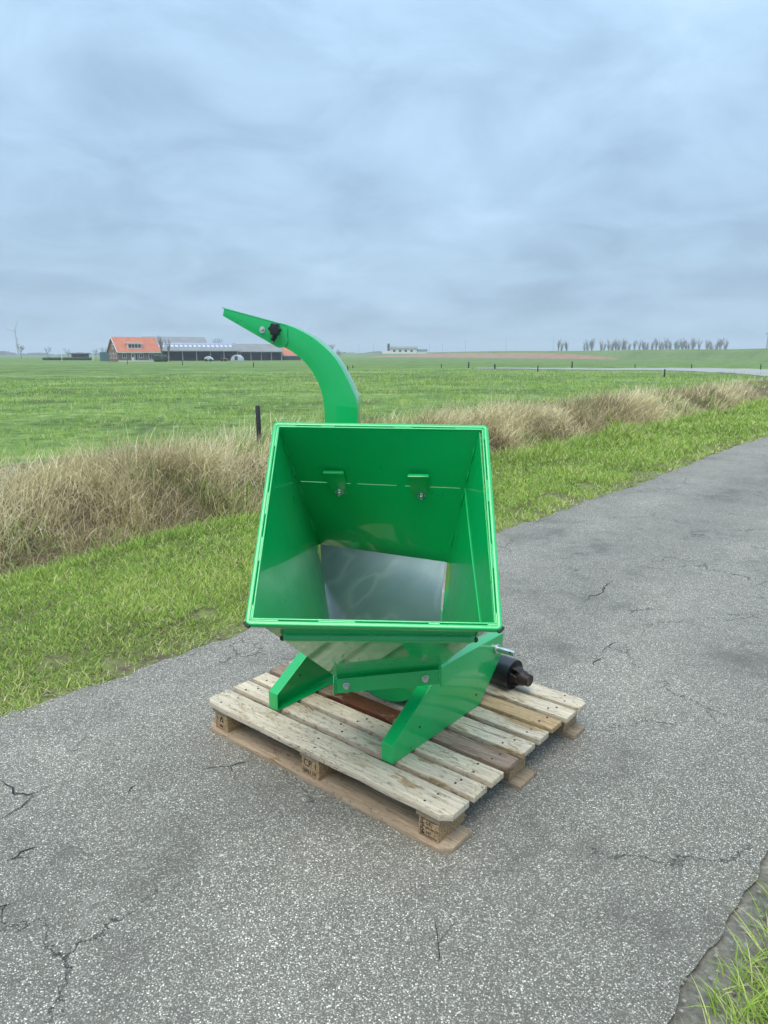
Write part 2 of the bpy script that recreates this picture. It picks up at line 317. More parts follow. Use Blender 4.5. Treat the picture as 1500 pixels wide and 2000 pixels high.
def strip(name, us, vs, mat, zf=gz, **k):
    U, Vv = np.meshgrid(us, vs, indexing='ij'); Z = zf(U, Vv); n, m = U.shape
    co = np.stack([U*UX.x+Vv*UY.x, U*UX.y+Vv*UY.y, Z], -1).reshape(-1, 3); i = np.arange(n*m).reshape(n, m)
    fs = np.stack([i[:-1, :-1], i[1:, :-1], i[1:, 1:], i[:-1, 1:]], -1).reshape(-1, 4)
    me = bpy.data.meshes.new(name); me.from_pydata(co.tolist(), [], fs.tolist()); me.polygons.foreach_set('use_smooth', [True]*len(me.polygons)); me.update()
    if me.polygons[0].normal.z < 0: me.flip_normals()
    return obj(name, me, mat, kind='structure', **k)
def geo(a, b, n, p=2.2): x = np.linspace(0, 1, n)**p; return a+(b-a)*x
vroad = np.unique(np.concatenate([np.linspace(-6, 30, 900), geo(30, 400, 40)]))
U0 = np.linspace(0, 1, 9)
def road_mesh():
    V = []; Fc = []; m = len(U0)
    for v in vroad:
        a = EDGE_L+wob(v); b = edge_r(v)
        for k in U0:
            u = a+(b-a)*k; p = UV(u, v, .006*math.sin(k*math.pi)); V.append(p)
    for i in range(len(vroad)-1):
        for j in range(m-1): Fc.append((i*m+j, i*m+j+1, (i+1)*m+j+1, (i+1)*m+j))
    return mesh('road', V, Fc, smooth=True)
road = obj('road', road_mesh(), M_asphalt, kind='structure')
M_crack = plain('open_crack', (.014, .014, .015), .95, .4, 40)
def crack(pts, wid):                              # a ragged open joint in the surface, points as seen in the photo
    r = random.Random(int(pts[0][0]*7+pts[0][1])); P = [onz(x, y, .0) for x, y in pts]; fine = []
    for a, b_ in zip(P[:-1], P[1:]):
        k = max(3, int((b_-a).length/.03)); nrm = Vector((-(b_-a).y, (b_-a).x, 0)).normalized()
        fine += [lerp(a, b_, j/k)+nrm*r.uniform(-.014, .014) for j in range(k)]
    fine.append(P[-1]); V, Fc = [], []; n = len(fine)
    for i, p in enumerate(fine):
        d = (fine[min(i+1, n-1)]-fine[max(i-1, 0)]).normalized(); nr = Vector((-d.y, d.x, 0)); h_ = wid*.27*r.uniform(.2, 1.0)*min(1, .15+3*min(i, n-1-i)/n); V += [p+nr*h_+Vector((0, 0, .0085)), p-nr*h_+Vector((0, 0, .0085))]
    Fc = [(2*i, 2*i+1, 2*i+3, 2*i+2) for i in range(n-1)]
    for q in range(3 if n > 12 else 1):            # side branches
        i = r.randrange(1, n-1); p = fine[i]; a0 = r.uniform(0, 6.28); k0 = len(V); m = r.randrange(3, 6)
        for j in range(m+1):
            h_ = wid*.16*(1-j/m)*r.uniform(.5, 1)+.0003; nr = Vector((-math.sin(a0), math.cos(a0), 0)); V += [p+nr*h_+Vector((0, 0, .0086)), p-nr*h_+Vector((0, 0, .0086))]; a0 += r.uniform(-.6, .6); p = p+Vector((math.cos(a0), math.sin(a0), 0))*r.uniform(.012, .03)
        Fc += [(k0+2*j, k0+2*j+1, k0+2*j+3, k0+2*j+2) for j in range(m)]
    obj('crack', mesh('crack', V, Fc), M_crack, road)
for pts, wid in ([[(0, 1527), (22, 1542), (40, 1556), (66, 1563)], .013], [[(68, 1563), (38, 1578), (0, 1604)], .012], [[(10, 1690), (40, 1668), (95, 1652)], .010], [[(0, 1790), (30, 1768)], .012], [[(118, 1474), (165, 1462)], .007], [[(215, 1490), (255, 1475), (272, 1458)], .009], [[(390, 1508), (450, 1500), (500, 1485)], .009], [[(250, 1555), (268, 1535)], .009], [[(1140, 1178), (1150, 1168), (1175, 1160), (1180, 1148), (1205, 1136)], .016], [[(1292, 1101), (1300, 1093), (1318, 1087)], .013], [[(1150, 1306), (1178, 1286)], .012], [[(1170, 1276), (1185, 1264), (1212, 1256)], .013], [[(845, 1905), (852, 1850), (846, 1790)], .006]): crack(pts, wid)
vg = np.unique(np.concatenate([np.linspace(-14, 40, 280), geo(40, 420, 30)]))
strip('left_verge_ground', np.linspace(-2.6, -4.8, 14), vg, M_verge)
strip('ditch', np.linspace(-4.8, -10.2, 34), vg, M_bank)
strip('right_verge_ground', np.concatenate([np.linspace(-.62, 3, 16), geo(3, 700, 14)[1:]]), vg, M_rsoil, lambda u, v: -.014+.03*sstep(-.2, .6, u))
strip('field', -np.concatenate([np.linspace(10.2, 40, 60), geo(40, 3000, 40)[1:]]), np.concatenate([-geo(14, 2500, 20)[::-1], np.linspace(-13, 50, 130), geo(50, 3000, 46)[1:]]), M_field)

# ------------------------------------------------------------------ grass, stalks
def blades(name, P, ln, wd, az, lean, bend, colr, mat, seg=2, parent=None, **k):
    n = len(P); ln = np.broadcast_to(ln, n); wd = np.broadcast_to(wd, n); T = np.linspace(0, 1, seg+1)
    dirx, diry = np.cos(az), np.sin(az); sxp, syp = -diry, dirx; fa = RNG.uniform(0, 2*np.pi, n)
    sxp, syp = np.cos(fa), np.sin(fa)
    co = np.zeros((n, 2*seg+1, 3)); pos = P.copy(); ang = lean.copy()
    for i, tt in enumerate(T):
        wv_ = wd*(1-tt**1.5)*.5
        if i < seg:
            co[:, 2*i] = pos+np.stack([sxp*wv_, syp*wv_, 0*wv_], -1); co[:, 2*i+1] = pos-np.stack([sxp*wv_, syp*wv_, 0*wv_], -1)
            st_ = ln/seg; pos = pos+np.stack([dirx*np.sin(ang)*st_, diry*np.sin(ang)*st_, np.cos(ang)*st_], -1); ang = ang+bend/seg
        else: co[:, 2*seg] = pos
    base = (np.arange(n)*(2*seg+1))[:, None]; loops = []; sizes = []
    q = [np.array([[2*i, 2*i+1, 2*i+3, 2*i+2]]) for i in range(seg-1)]
    per = [(base+x) for x in q]+[base+np.array([[2*seg-2, 2*seg-1, 2*seg]])]
    flat = np.concatenate(per, 1).astype(np.int32); ps = np.array([4]*(seg-1)+[3]); L = flat.reshape(-1)
    tot = np.tile(ps, n); start = np.concatenate([[0], np.cumsum(tot)[:-1]]).astype(np.int32)
    me = bpy.data.meshes.new(name); me.vertices.add(n*(2*seg+1)); me.vertices.foreach_set('co', co.reshape(-1).astype(np.float32))
    me.loops.add(len(L)); me.loops.foreach_set('vertex_index', L); me.polygons.add(len(tot)); me.polygons.foreach_set('loop_start', start)
    me.update(calc_edges=True); me.validate()
    ca = me.color_attributes.new('Col', 'FLOAT_COLOR', 'POINT'); cc = np.ones((n, 2*seg+1, 4), np.float32)
    cc[:, :, :3] = colr[:, None, :]; ca.data.foreach_set('color', cc.reshape(-1)); me.materials.append(mat)
    return obj(name, me, None, parent, **k)
def vnoise(x, y, s, seed):                        # cheap smooth value noise
    r = np.random.default_rng(seed); g = r.random((64, 64)); x = x*s+100; y = y*s+100; xi = np.floor(x).astype(int); yi = np.floor(y).astype(int); fx = x-xi; fy = y-yi
    fx = fx*fx*(3-2*fx); fy = fy*fy*(3-2*fy); G = lambda a, c_: g[a % 64, c_ % 64]
    return (G(xi, yi)*(1-fx)+G(xi+1, yi)*fx)*(1-fy)+(G(xi, yi+1)*(1-fx)+G(xi+1, yi+1)*fx)*fy
def pal(cols, tt, jit=.12):
    cols = np.array(cols); k = np.clip(tt, 0, .9999)*(len(cols)-1); i = k.astype(int); f_ = (k-i)[:, None]
    return (cols[i]*(1-f_)+cols[i+1]*f_)*RNG.uniform(1-jit, 1+jit, (len(tt), 1))
def sample_v(n, u, v0, v1, keep):                 # positions along the road, denser where closer to the camera
    v = RNG.uniform(v0, v1, n); X = u*UX.x+v*UY.x; Y = u*UX.y+v*UY.y; d = np.hypot(X, Y)
    ok = (RNG.random(n) < np.clip((keep/np.maximum(d, .5))**1.7, .012, 1)) & (Y > -.3) & (np.abs(X) < .62*Y+.9)
    return u[ok], v[ok], d[ok]
GRN = [(.13, .12, .05), (.170, .250, .045), (.240, .385, .052), (.340, .500, .072), (.48, .57, .14), (.66, .59, .32)]
# mown verge left of the road
n0 = 1500000; u = RNG.uniform(-5.35, -2.93, n0); u, v, d = sample_v(n0, u, -1.5, 60, 4.6)
edge = EDGE_L+wob(v); patch = vnoise(u, v, 1.3, 3)*.6+vnoise(u, v, 4.1, 5)*.4
bare = vnoise(u, v, 2.2, 9)*.5+vnoise(u, v, 6., 10)*.5
ok = (u < edge+.05*(vnoise(u, v, 5, 8)-.35)) & ~((u > edge-.45) & (bare > .44+(edge-u)*.5) & (RNG.random(len(u)) < .88)) & (RNG.random(len(u)) < .72+.5*patch)
u, v, d, patch = u[ok], v[ok], d[ok], patch[ok]; n = len(u); s = np.clip(d/4.5, 1, 4.5)
P = np.stack([u*UX.x+v*UY.x, u*UX.y+v*UY.y, gz(u, v)], -1)
bank = sstep(-4.7, -5.1, u); coarse = (RNG.random(n) < .05) | ((vnoise(u, v, 3.3, 15) > .80) & (RNG.random(n) < .4)); ln = RNG.uniform(.025, .060, n)*(.6+.9*patch)*np.sqrt(s)*(1+1.8*bank)*np.where(coarse, 1.6, 1)*.86; nedge = sstep(.34, .05, (EDGE_L+wob(v))-u); dead = RNG.random(n) < .10+.42*nedge
blades('verge_grass', P, ln, .0052*s, RNG.uniform(0, 6.28, n), RNG.uniform(.3, 1.3, n), RNG.uniform(.1, .7, n), pal(GRN, np.clip(np.where(dead, RNG.normal(.86, .12, n), RNG.normal(.50+.55*(patch-.5), .22, n)), 0, 1), .22), M_blade,
       label='short bright green mown grass on the verge between road and ditch', category='grass', kind='stuff')
# right verge by the camera
n0 = 240000; u = RNG.uniform(-.42, 1.0, n0); u, v, d = sample_v(n0, u, -.2, 14, 3.2); edge = edge_r(v)
ok = (u > edge+.03+.06*vnoise(u, v, 7, 4)) & (RNG.random(len(u)) < np.clip((u-edge-.02)*6, .06, 1)); u, v, d = u[ok], v[ok], d[ok]; n = len(u)
P = np.stack([u*UX.x+v*UY.x, u*UX.y+v*UY.y, -.014+.03*sstep(-.2, .6, u)], -1)
blades('roadside_grass', P, RNG.uniform(.05, .13, n), .0042, RNG.uniform(0, 6.28, n), RNG.uniform(.2, 1.1, n), RNG.uniform(.2, 1.0, n), pal(GRN, np.clip(RNG.normal(.66, .2, n), 0, 1)), M_blade, 3,
       label='rough grass at the near right edge of the road', category='grass', kind='stuff')
# loose stones along both road edges
def gravel(name, n, uf, label):
    V, Fc = [], []; oc = [(1, 0, 0), (-1, 0, 0), (0, 1, 0), (0, -1, 0), (0, 0, 1), (0, 0, -1)]; of = [(0, 2, 4), (2, 1, 4), (1, 3, 4), (3, 0, 4), (2, 0, 5), (1, 2, 5), (3, 1, 5), (0, 3, 5)]
    for _ in range(n):
        v = RNG.uniform(.6, 9) if RNG.random() < .8 else RNG.uniform(9, 18); u = float(uf(v)); p = UV(u, v, .002); r_ = RNG.uniform(.0025, .0075); q = len(V)
        V += [p+Vector((a*r_*RNG.uniform(.6, 1.3), b_*r_*RNG.uniform(.6, 1.3), c_*r_*RNG.uniform(.5, .9))) for a, b_, c_ in oc]; Fc += [tuple(i+q for i in f) for f in of]
    obj(name, mesh(name, V, Fc), M_gravel, label=label, category='gravel', kind='stuff')
M_gravel = plain('loose_gravel', (.26, .245, .21), .85, .55, 45)
gravel('edge_gravel', 1500, lambda v: EDGE_L+wob(v)+RNG.normal(-.02, .07), 'loose stones along the left edge of the road')
gravel('near_edge_gravel', 1200, lambda v: edge_r(v)+RNG.normal(.02, .05), 'loose stones along the near right edge of the road')
# dead grass and reeds filling the ditch
STR = [(.15, .122, .066), (.37, .302, .160), (.58, .49, .265), (.77, .67, .39), (.92, .84, .55)]
def colr_(u, v, tone, cl_):                        # bleached, brown and some still-green stalks, in patches
    n = len(u); c_ = pal(STR, np.clip(RNG.normal(tone+.8*(vnoise(u, v, .8, 61)-.5)+.3*(cl_-.5), .20, n), 0, 1)); g_ = (vnoise(u, v, .7, 71)*.6+vnoise(u, v, 2.3, 72)*.4 > .60) & (RNG.random(n) < .35)
    c_[g_] = pal(GRN, np.clip(RNG.normal(.38, .16, g_.sum()), 0, 1)); return c_
def ditch_stalks(name, n0, u0, u1, l0, l1, lean, bend, tone, keep, label, wid=.0065, seg=4, vmax=60):
    u = RNG.uniform(u0, u1, n0); u, v, d = sample_v(n0, u, -2, vmax, keep); cl_ = vnoise(u, v, 1.6, 21)*.6+vnoise(u, v, .6, 22)*.4
    ok = RNG.random(len(u)) < .25+1.1*cl_; u, v, d, cl_ = u[ok], v[ok], d[ok], cl_[ok]; n = len(u); s = np.clip(d/7, 1, 4)
    P = np.stack([u*UX.x+v*UY.x, u*UX.y+v*UY.y, gz(u, v)-.02], -1); aa = math.atan2(UX.y, UX.x)
    az = np.where(RNG.random(n) < .6, aa+RNG.normal(0, .9, n)+2.2*(vnoise(u, v, .9, 33)-.5), RNG.uniform(0, 6.28, n))
    ln = RNG.uniform(l0, l1, n)*(.30+1.3*cl_)*(.52+.48*sstep(-1, 9, v))
    blades(name, P, ln, wid*s, az, np.abs(RNG.normal(lean, lean*.6, n)), RNG.normal(bend, bend*.7, n), colr_(u, v, tone, cl_), M_straw, seg, label=label, category='dry grass', kind='stuff')
ditch_stalks('dry_reeds', 230000, -8.7, -6.5, .25, .62, .50, 1.1, .52, 10, 'tall pale dead reeds on the far bank of the ditch')
ditch_stalks('matted_dead_grass', 150000, -8.0, -5.22, .20, .46, 1.0, .9, .36, 9, 'flattened brown dead grass down in the ditch')
ditch_stalks('seeding_straw', 26000, -10.6, -8.2, .18, .50, .35, .8, .70, 11, 'pale upright straw along the field edge above the ditch', .005)
ditch_stalks('ditch_bend_straw', 60000, -12.8, -8.6, .40, .90, .5, 1.1, .60, 60, 'mound of bleached straw where the ditch widens at right', .010, 3) if False else None
# pasture tufts
def field_tufts():
    n0 = 420000; u = -9.0-RNG.random(n0)**1.3*34; u, v, d = sample_v(n0, u, -6, 62, 13)
    p_ = vnoise(u, v, .9, 41)*.5+vnoise(u, v, 2.6, 42)*.5; p_ = .7*p_+.3*vnoise(u, v, 6.5, 43); ok = RNG.random(len(u)) < np.clip((p_-.36)*4, .02, 1); u, v, d, p_ = u[ok], v[ok], d[ok], p_[ok]; n = len(u); s = np.clip(d/9, 1, 5)
    P = np.stack([u*UX.x+v*UY.x, u*UX.y+v*UY.y, gz(u, v)-.005], -1); nearedge = sstep(-12.5, -9, u)
    straw = (.55*vnoise(u, v, 1.4, 51)+.45*vnoise(u, v, 4.3, 52) > .62-.14*nearedge); tt = np.where(straw, RNG.normal(.80, .14, n), RNG.normal(.42+1.0*(p_-.5)+.08*nearedge, .17, n))
    blades('pasture_grass', P, RNG.uniform(.05, .13, n)*(1+.5*nearedge)*np.sqrt(s), .006*s, RNG.uniform(0, 6.28, n), RNG.uniform(.1, 1.1, n), RNG.uniform(.1, 1., n), pal(GRN, np.clip(tt, 0, 1)), M_blade, label='grazed green pasture with straw tufts beyond the ditch', category='grass', kind='stuff')
field_tufts()

# ------------------------------------------------------------------ pallet
pal_o = empty('wooden_pallet', PO, YAW, label='weathered wooden pallet with pressed-wood blocks under the green chipper', category='pallet')
def plank(name, x0, x1, y0, y1, z0, z1, mat, ch=(0, 0, 0, 0), parent=pal_o):
    # own origin at its corner, so each board has its own grain; ch = chamfer of fl, fr, br, bl corners
    Lx, Wy, T = x1-x0, y1-y0, z1-z0; a, b_, c_, d_ = ch; o2 = []
    o2 += [(a, 0), ] if a else [(0, 0)]
    pts = []
    pts += [(0, a*.8), (a, 0)] if a else [(0, 0)]
    ns = 10
    pts += [(Lx*k/ns, RNG.normal(0, .0012)) for k in range(1, ns) if a < Lx*k/ns < Lx-b_]
    pts += [(Lx-b_, 0), (Lx, b_*.8)] if b_ else [(Lx, 0)]
    pts += [(Lx-c_*.0, Wy-c_*.8), (Lx-c_, Wy)] if c_ else [(Lx, Wy)]
    pts += [(Lx*k/ns, Wy+RNG.normal(0, .0012)) for k in range(ns-1, 0, -1) if d_ < Lx*k/ns < Lx-c_]
    pts += [(d_, Wy), (0, Wy-d_*.8)] if d_ else [(0, Wy)]
    me = prism(name, [(x, y, 0) for x, y in pts], (0, 0, T), True, .0022, 2)
    o = obj(name, me, mat, parent, (x0, y0, z0)); o.rotation_euler = (RNG.normal(0, .004), RNG.normal(0, .001), RNG.normal(0, .0015)); return o
nail_me = tube('nail', [(0, 0, -.001), (0, 0, .0012)], .0042, 8); nail_me.materials.append(M_chip)
deck = [(0, .118), (.148, .226), (.249, .329), (.353, .433), (.463, .560), (.590, .666), (.687, .766), (.793, .876), (.901, .988)]
dm = [M_wood, M_wood, M_wood, M_woodred, M_wood, M_wood, M_wood2, M_wood, M_wood]
for i, (y0, y1) in enumerate(deck):
    e0, e1 = RNG.normal(0, .004), RNG.normal(0, .004)
    ch = (.030, .034, 0, 0) if i == 0 else ((0, 0, .03, .03) if i == 8 else (0, 0, 0, 0))
    p_ = plank('deck_board', 0+e0, 1.203+e1, y0, y1, .116, .138+RNG.uniform(-.0015, .001), dm[i], ch)
    for cx in (.083, .593, 1.118):
        for k in range(2):
            obj('nail', nail_me, None, p_, (cx+RNG.uniform(-.03, .03)-e0, (y1-y0)*(.27+.46*k)+RNG.uniform(-.008, .008), .0222))
for x0, x1 in ((.035, .130), (.545, .642), (1.072, 1.165)): plank('stringer_board', x0, x1, .012, .990, .0945, .1155, M_woodlow)
for y0, y1, ch in ((0, .138, (.032, .036, 0, 0)), (.446, .573, (0,)*4), (.880, 1.006, (0, 0, .03, .03))): plank('bottom_board', 0, 1.203, y0, y1, .002, .022, M_woodlow, ch)
def text(name, s, size, loc, parent, shear=0., squash=1.):
    cu = bpy.data.curves.new(name, 'FONT'); cu.body = s; cu.size = size; cu.extrude = .0002; cu.shear = shear; cu.resolution_u = 3; cu.space_character = 1.05
    o = bpy.data.objects.new('tmp', cu); C.objects.link(o); bpy.context.view_layer.update()
    me = bpy.data.meshes.new_from_object(o.evaluated_get(bpy.context.evaluated_depsgraph_get())); bpy.data.objects.remove(o); me.name = name; me.materials.clear()
    q = obj(name, me, M_ink, parent, loc); q.rotation_euler = (R(90), 0, 0); q.scale = (squash, 1, 1); return q
fronts = []
for j, (y0, y1) in enumerate(((.018, .135), (.452, .568), (.884, 1.0))):
    for i, (x0, x1) in enumerate(((.043, .122), (.549, .637), (1.080, 1.157))):
        v, f = boxv((0, 0, 0), (x1-x0, y1-y0+(.03 if j == 0 else 0), .0715)); k = obj('block', mesh('block', v, f, True, .0018), M_chipwood, pal_o, (x0, y0, .0226))
        if j == 0: fronts.append(k)
fb = fronts
text('stamped_lettering', 'CP 1', .036, (.010, -.0008, .037), fb[1], squash=.92); text('stamped_lettering', '086114', .021, (.008, -.0008, .010), fb[1], squash=.98)
# left block: numeral, house mark and dash; right block: framed treatment stamp
text('stamped_lettering', '1', .026, (.010, -.0008, .036), fb[0])
hm = prism('stamped_mark', [(.031, -.0008, .036), (.052, -.0008, .036), (.052, -.0008, .046), (.0415, -.0008, .060), (.031, -.0008, .046)], (0, .0006, 0), False); obj('stamped_mark', hm, M_ink, fb[0])
obj('stamped_mark', boxes('stamped_mark', [((.036, -.0014, .040), (.047, -.0009, .046))]), M_chipwood, fb[0])
obj('stamped_mark', boxes('stamped_mark', [((.028, -.0009, .014), (.050, .0, .0205))]), M_ink, fb[0])
fr = [((.008, -.0009, .008), (.0096, 0, .064)), ((.0096, -.0009, .0625), (.070, 0, .064)), ((.0096, -.0009, .008), (.070, 0, .0095))]
obj('stamp_frame', boxes('stamp_frame', fr), M_ink, fb[2])
for k in range(6): obj('stamped_mark', boxes('stamped_mark', [((.0115+(k % 2)*.002, -.0009, .012+k*.0083), (.023-(k % 3)*.003, 0, .017+k*.0083))]), M_ink, fb[2])
text('stamped_lettering', 'DE-', .0155, (.028, -.0008, .047), fb[2]); text('stamped_lettering', 'NW-491574', .0125, (.026, -.0008, .032), fb[2], squash=.74); text('stamped_lettering', 'HT', .0145, (.030, -.0008, .015), fb[2])
for (x, y, ln, a, lab) in ((.78, .045, .075, .25, 'dry straw stalk lying on the front deck board of the pallet'), (.885, .20, .03, 1.9, 'short straw bit on the second deck board beside the right leg')):
    p = PO+UX*x+UY*y+Vector((0, 0, .1405)); dv = (UX*math.cos(a)+UY*math.sin(a))*ln
    obj('straw_stalk', tube('straw_stalk', [(0, 0, 0), dv*.5+Vector((0, 0, .002)), dv], .0012, 6), M_strawbit, loc=p, label=lab, category='straw')

# ------------------------------------------------------------------ wood chipper
BASE = PO+Vector((0, 0, .138)); ROT = Matrix.Rotation(-YAW, 3, 'Z')
chip = empty('wood_chipper', BASE, YAW, label='bright green wood chipper with open square hopper and curved discharge chute on pallet', category='wood chipper')
def L(p): return ROT @ (Vector(p)-BASE)
def Ls(ps): return [L(p) for p in ps]
TL, TR, BR, BL = Vector((-.368, 2.333, 1.290)), Vector((.332, 2.318, 1.282)), Vector((.321, 1.801, .780)), Vector((-.379, 1.816, .789))
E1 = (BR-BL).normalized(); NR = E1.cross(TL-BL).normalized(); E2 = NR.cross(E1)          # NR points out of the mouth
def ring(off, rad, dep, nseg=6):
    out = []; q = [BL, BR, TR, TL]; cs = [(E1, E2), (-E1, E2), (-E1, -E2), (E1, -E2)]
    for c_, (a, b_) in zip(q, cs):
        cen = c_+a*(off+rad)+b_*(off+rad)
        for k in range(nseg+1):
            th = math.pi/2*k/nseg; s1, s2 = (math.sin(th), math.cos(th))
            if c_ in (BR, TL) : s1, s2 = s2, s1
            out.append(cen-a*(s2 if c_ in (BL, TR) else s1 if False else s2)*rad-b_*(s1)*rad+NR*dep)
    return out
def ring2(off, rad, dep, nseg=6):                 # rounded square loop in the rim plane
    out = []; W2 = (BR-BL).length; H2 = (TL-BL).length
    for cx, cy, a0 in ((off+rad, off+rad, 180), (W2-off-rad, off+rad, 270), (W2-off-rad, H2-off-rad, 0), (off+rad, H2-off-rad, 90)):
        for k in range(nseg+1):
            th = R(a0+90*k/nseg); out.append(BL+E1*(cx+rad*math.cos(th))+E2*(cy+rad*math.sin(th))+NR*dep)
    return out
def loft(name, rings, smooth=True, bevel=0.):
    n = len(rings[0]); V = [p for r in rings for p in r]; Fc = []; m = len(rings)
    for i in range(m):
        for k in range(n): Fc.append((i*n+k, i*n+(k+1) % n, ((i+1) % m)*n+(k+1) % n, ((i+1) % m)*n+k))
    return mesh(name, V, Fc, smooth)
def frame(name, o1, o2, rad, d0, d1, bv=.0025):
    rs = [(o1, rad, d0), (o1, rad, d1-bv), (o1+bv*.35, rad-bv*.3, d1-bv*.35), (o1+bv, rad-bv, d1), (o2-bv, max(.002, rad-(o2-o1)+bv), d1), (o2-bv*.35, max(.0015, rad-(o2-o1)), d1-bv*.35), (o2, max(.001, rad-(o2-o1)), d1-bv), (o2, max(.001, rad-(o2-o1)), d0)]
    return loft(name, [Ls(ring2(*q)) for q in rs])
rim = obj('hopper_rim', frame('hopper_rim', 0, .0138, .016, -.014, .004), M_green, chip)
lip = obj('hopper_inner_lip', frame('hopper_inner_lip', .0157, .0215, .006, -.014, .0035, .0015), M_green, chip)
wl = []
Wd, Ht = (BR-BL).length, (TL-BL).length
def seg_box(a, b_, o1, o2, side):                 # weld run filling the slot between rim and lip
    if side == 'b': f = lambda s, o: BL+E1*s+E2*o
    elif side == 't': f = lambda s, o: TL+E1*s-E2*o
    elif side == 'l': f = lambda s, o: BL+E2*s+E1*o
    else: f = lambda s, o: BR+E2*s-E1*o
    pts = [f(a, o1), f(b_, o1), f(b_, o2), f(a, o2)]
    return prism('weld_seam', Ls([p+NR*.0025 for p in pts]), ROT @ (NR*-.012), True)
for side, Lg in (('b', Wd), ('t', Wd), ('l', Ht), ('r', Ht)):
    gaps = {'b': [(.09, .20), (.30, .50), (.53, .66)], 't': [(.08, .165), (.205, .40), (.46, .60)], 'l': [(.06, .20), (.28, .36), (.44, .62)], 'r': [(.05, .19), (.27, .42), (.50, .66)]}[side]
    cur = .0
    for g0, g1 in gaps+[(Lg, Lg)]:
        if g0-cur > .01: obj('weld_seam', seg_box(max(cur, .013), min(g0, Lg-.013), .0134, .0161, side), M_green, rim)
        cur = g1
for c_, a, b_ in ((BL, E1, E2), (BR, -E1, E2)):   # paint knocked off the two lower corners
    pth = [c_+a*(.016-.0172*math.sin(R(k)))+b_*(.016-.0172*math.cos(R(k)))-NR*.006 for k in range(5, 86, 8)]
    obj('chipped_corner', tube('chipped_corner', Ls(pth), [.002]+[.0062]*(len(pth)-2)+[.002], 8), M_chip, rim)
ins = .0195
iBL, iBR, iTR, iTL = BL+E1*ins+E2*ins, BR-E1*ins+E2*ins, TR-E1*ins-E2*ins, TL+E1*ins-E2*ins
tl, tr = at(622, 1062, 2.72), at(875, 1098, 2.50); bl, br = at(657, 1322, 2.36), at(856, 1303, 2.27)
for q in (iBL, iBR, iTR, iTL): q -= NR*.006
def quadgrid(a, b_, c_, d_, n=8, m=8, t0=0., t1=1., s0=0., s1=1.):       # a-b start edge, d-c end edge
    return [[L(lerp(lerp(a, b_, s0+(s1-s0)*j/m), lerp(d_, c_, s0+(s1-s0)*j/m), t0+(t1-t0)*i/n)) for j in range(m+1)] for i in range(n+1)]
TS = .405
obj('hopper_top_panel', sheet('hopper_top_panel', quadgrid(iTL, iTR, tr, tl, 6, 8, 0, TS-.0032), .003), M_green, chip)
obj('hopper_back_panel', sheet('hopper_back_panel', quadgrid(iTL, iTR, tr, tl, 8, 8, TS+.0032, 1), .003), M_green, chip)
obj('hopper_side_panel', sheet('hopper_side_panel', quadgrid(iBL, iTL, tl, bl, 12, 12), .003), M_green, chip)
rp = obj('hopper_side_panel', sheet('hopper_side_panel', quadgrid(iTR, iBR, br, tr, 12, 12), .003), M_green, chip)
fl = obj('hopper_floor_panel', sheet('hopper_floor_panel', quadgrid(iBR, iBL, bl, br, 10, 10), .003), M_gloss, chip)
def bp(s, t): return lerp(lerp(iTL, iTR, s), lerp(tl, tr, s), t)
bn = (iTR-iTL).cross(tl-iTL).normalized(); bn = bn if bn.y < 0 else -bn          # towards the mouth
for s0, s1 in ((.0, .03), (.33, .37), (.60, .65), (.965, 1.0)):       # weld runs along the folded joint
    obj('weld_seam', prism('weld_seam', Ls([bp(s0, TS-.005), bp(s1, TS-.005), bp(s1, TS+.005), bp(s0, TS+.005)]), ROT @ (bn*.0022), True), M_green, chip)
def hexbolt(name, r, hgt, sh):                    # washer, hex nut and threaded end along +Z
    V, Fc = [], []
    def add(rad, z0, z1, n):
        b0 = len(V); V.extend([(rad*math.cos(2*math.pi*k/n), rad*math.sin(2*math.pi*k/n), z) for z in (z0, z1) for k in range(n)])
        Fc.extend([tuple(range(b0+n-1, b0-1, -1)), tuple(range(b0+n, b0+2*n))]+[(b0+k, b0+(k+1) % n, b0+n+(k+1) % n, b0+n+k) for k in range(n)])
    add(r*1.75, 0, r*.25, 20); add(r*1.1, r*.25, r*.25+hgt, 6); add(r*.6, r*.25+hgt, r*.25+hgt+sh, 14)
    me = mesh(name, V, Fc, True, .0005, 1); me.materials.append(M_zinc); return me
bolt_me = hexbolt('bolt', .0075, .007, .007)
def bolt(p, nrm, parent, s=1., name='bolt'):      # p, nrm in world
    o = obj(name, bolt_me, None, parent, L(p)); o.rotation_euler = (ROT @ Vector(nrm)).to_track_quat('Z', 'Y').to_euler(); o.scale = (s, s, s); return o
for s in (.252, .738):                            # two hinge tabs on the joint
    du = (iTR-iTL).normalized(); dt = (tl-iTL).normalized(); cen = bp(s, TS)
    pts = [cen+du*x+dt*y+bn*.006 for x, y in ((-.034, -.070), (.034, -.070), (.034, -.006), (.028, .004), (.028, .052), (-.028, .052), (-.028, .004), (-.034, -.006))]
    tb = obj('hinge_tab', prism('hinge_tab', Ls(pts), ROT @ (bn*.007), True, .0015), M_green, chip)
    pts = [cen+du*x+dt*y+bn*.0125 for x, y in ((-.036, -.074), (.036, -.074), (.036, -.064), (-.036, -.064))]
    obj('tab_lip', prism('tab_lip', Ls(pts), ROT @ (bn*.010), True, .003), M_green, tb)
    bolt(cen+dt*.036+bn*.013, bn, tb, 1.15)
for sgn, (c0, c1) in ((0, (iTL, tl)), (1, (iTR, tr))):                          # weld beads where the sides meet the back
    for t0, t1 in ((.10, .20), (.27, .35), (.43, .53), (.74, .86)):
        off = bn*.006+(E1 if sgn == 0 else -E1)*.006
        obj('weld_bead', tube('weld_bead', Ls([lerp(c0, c1, t0+(t1-t0)*k/4)+off for k in range(5)]), [.002, .0048, .0044, .0050, .002], 8), M_green, chip)
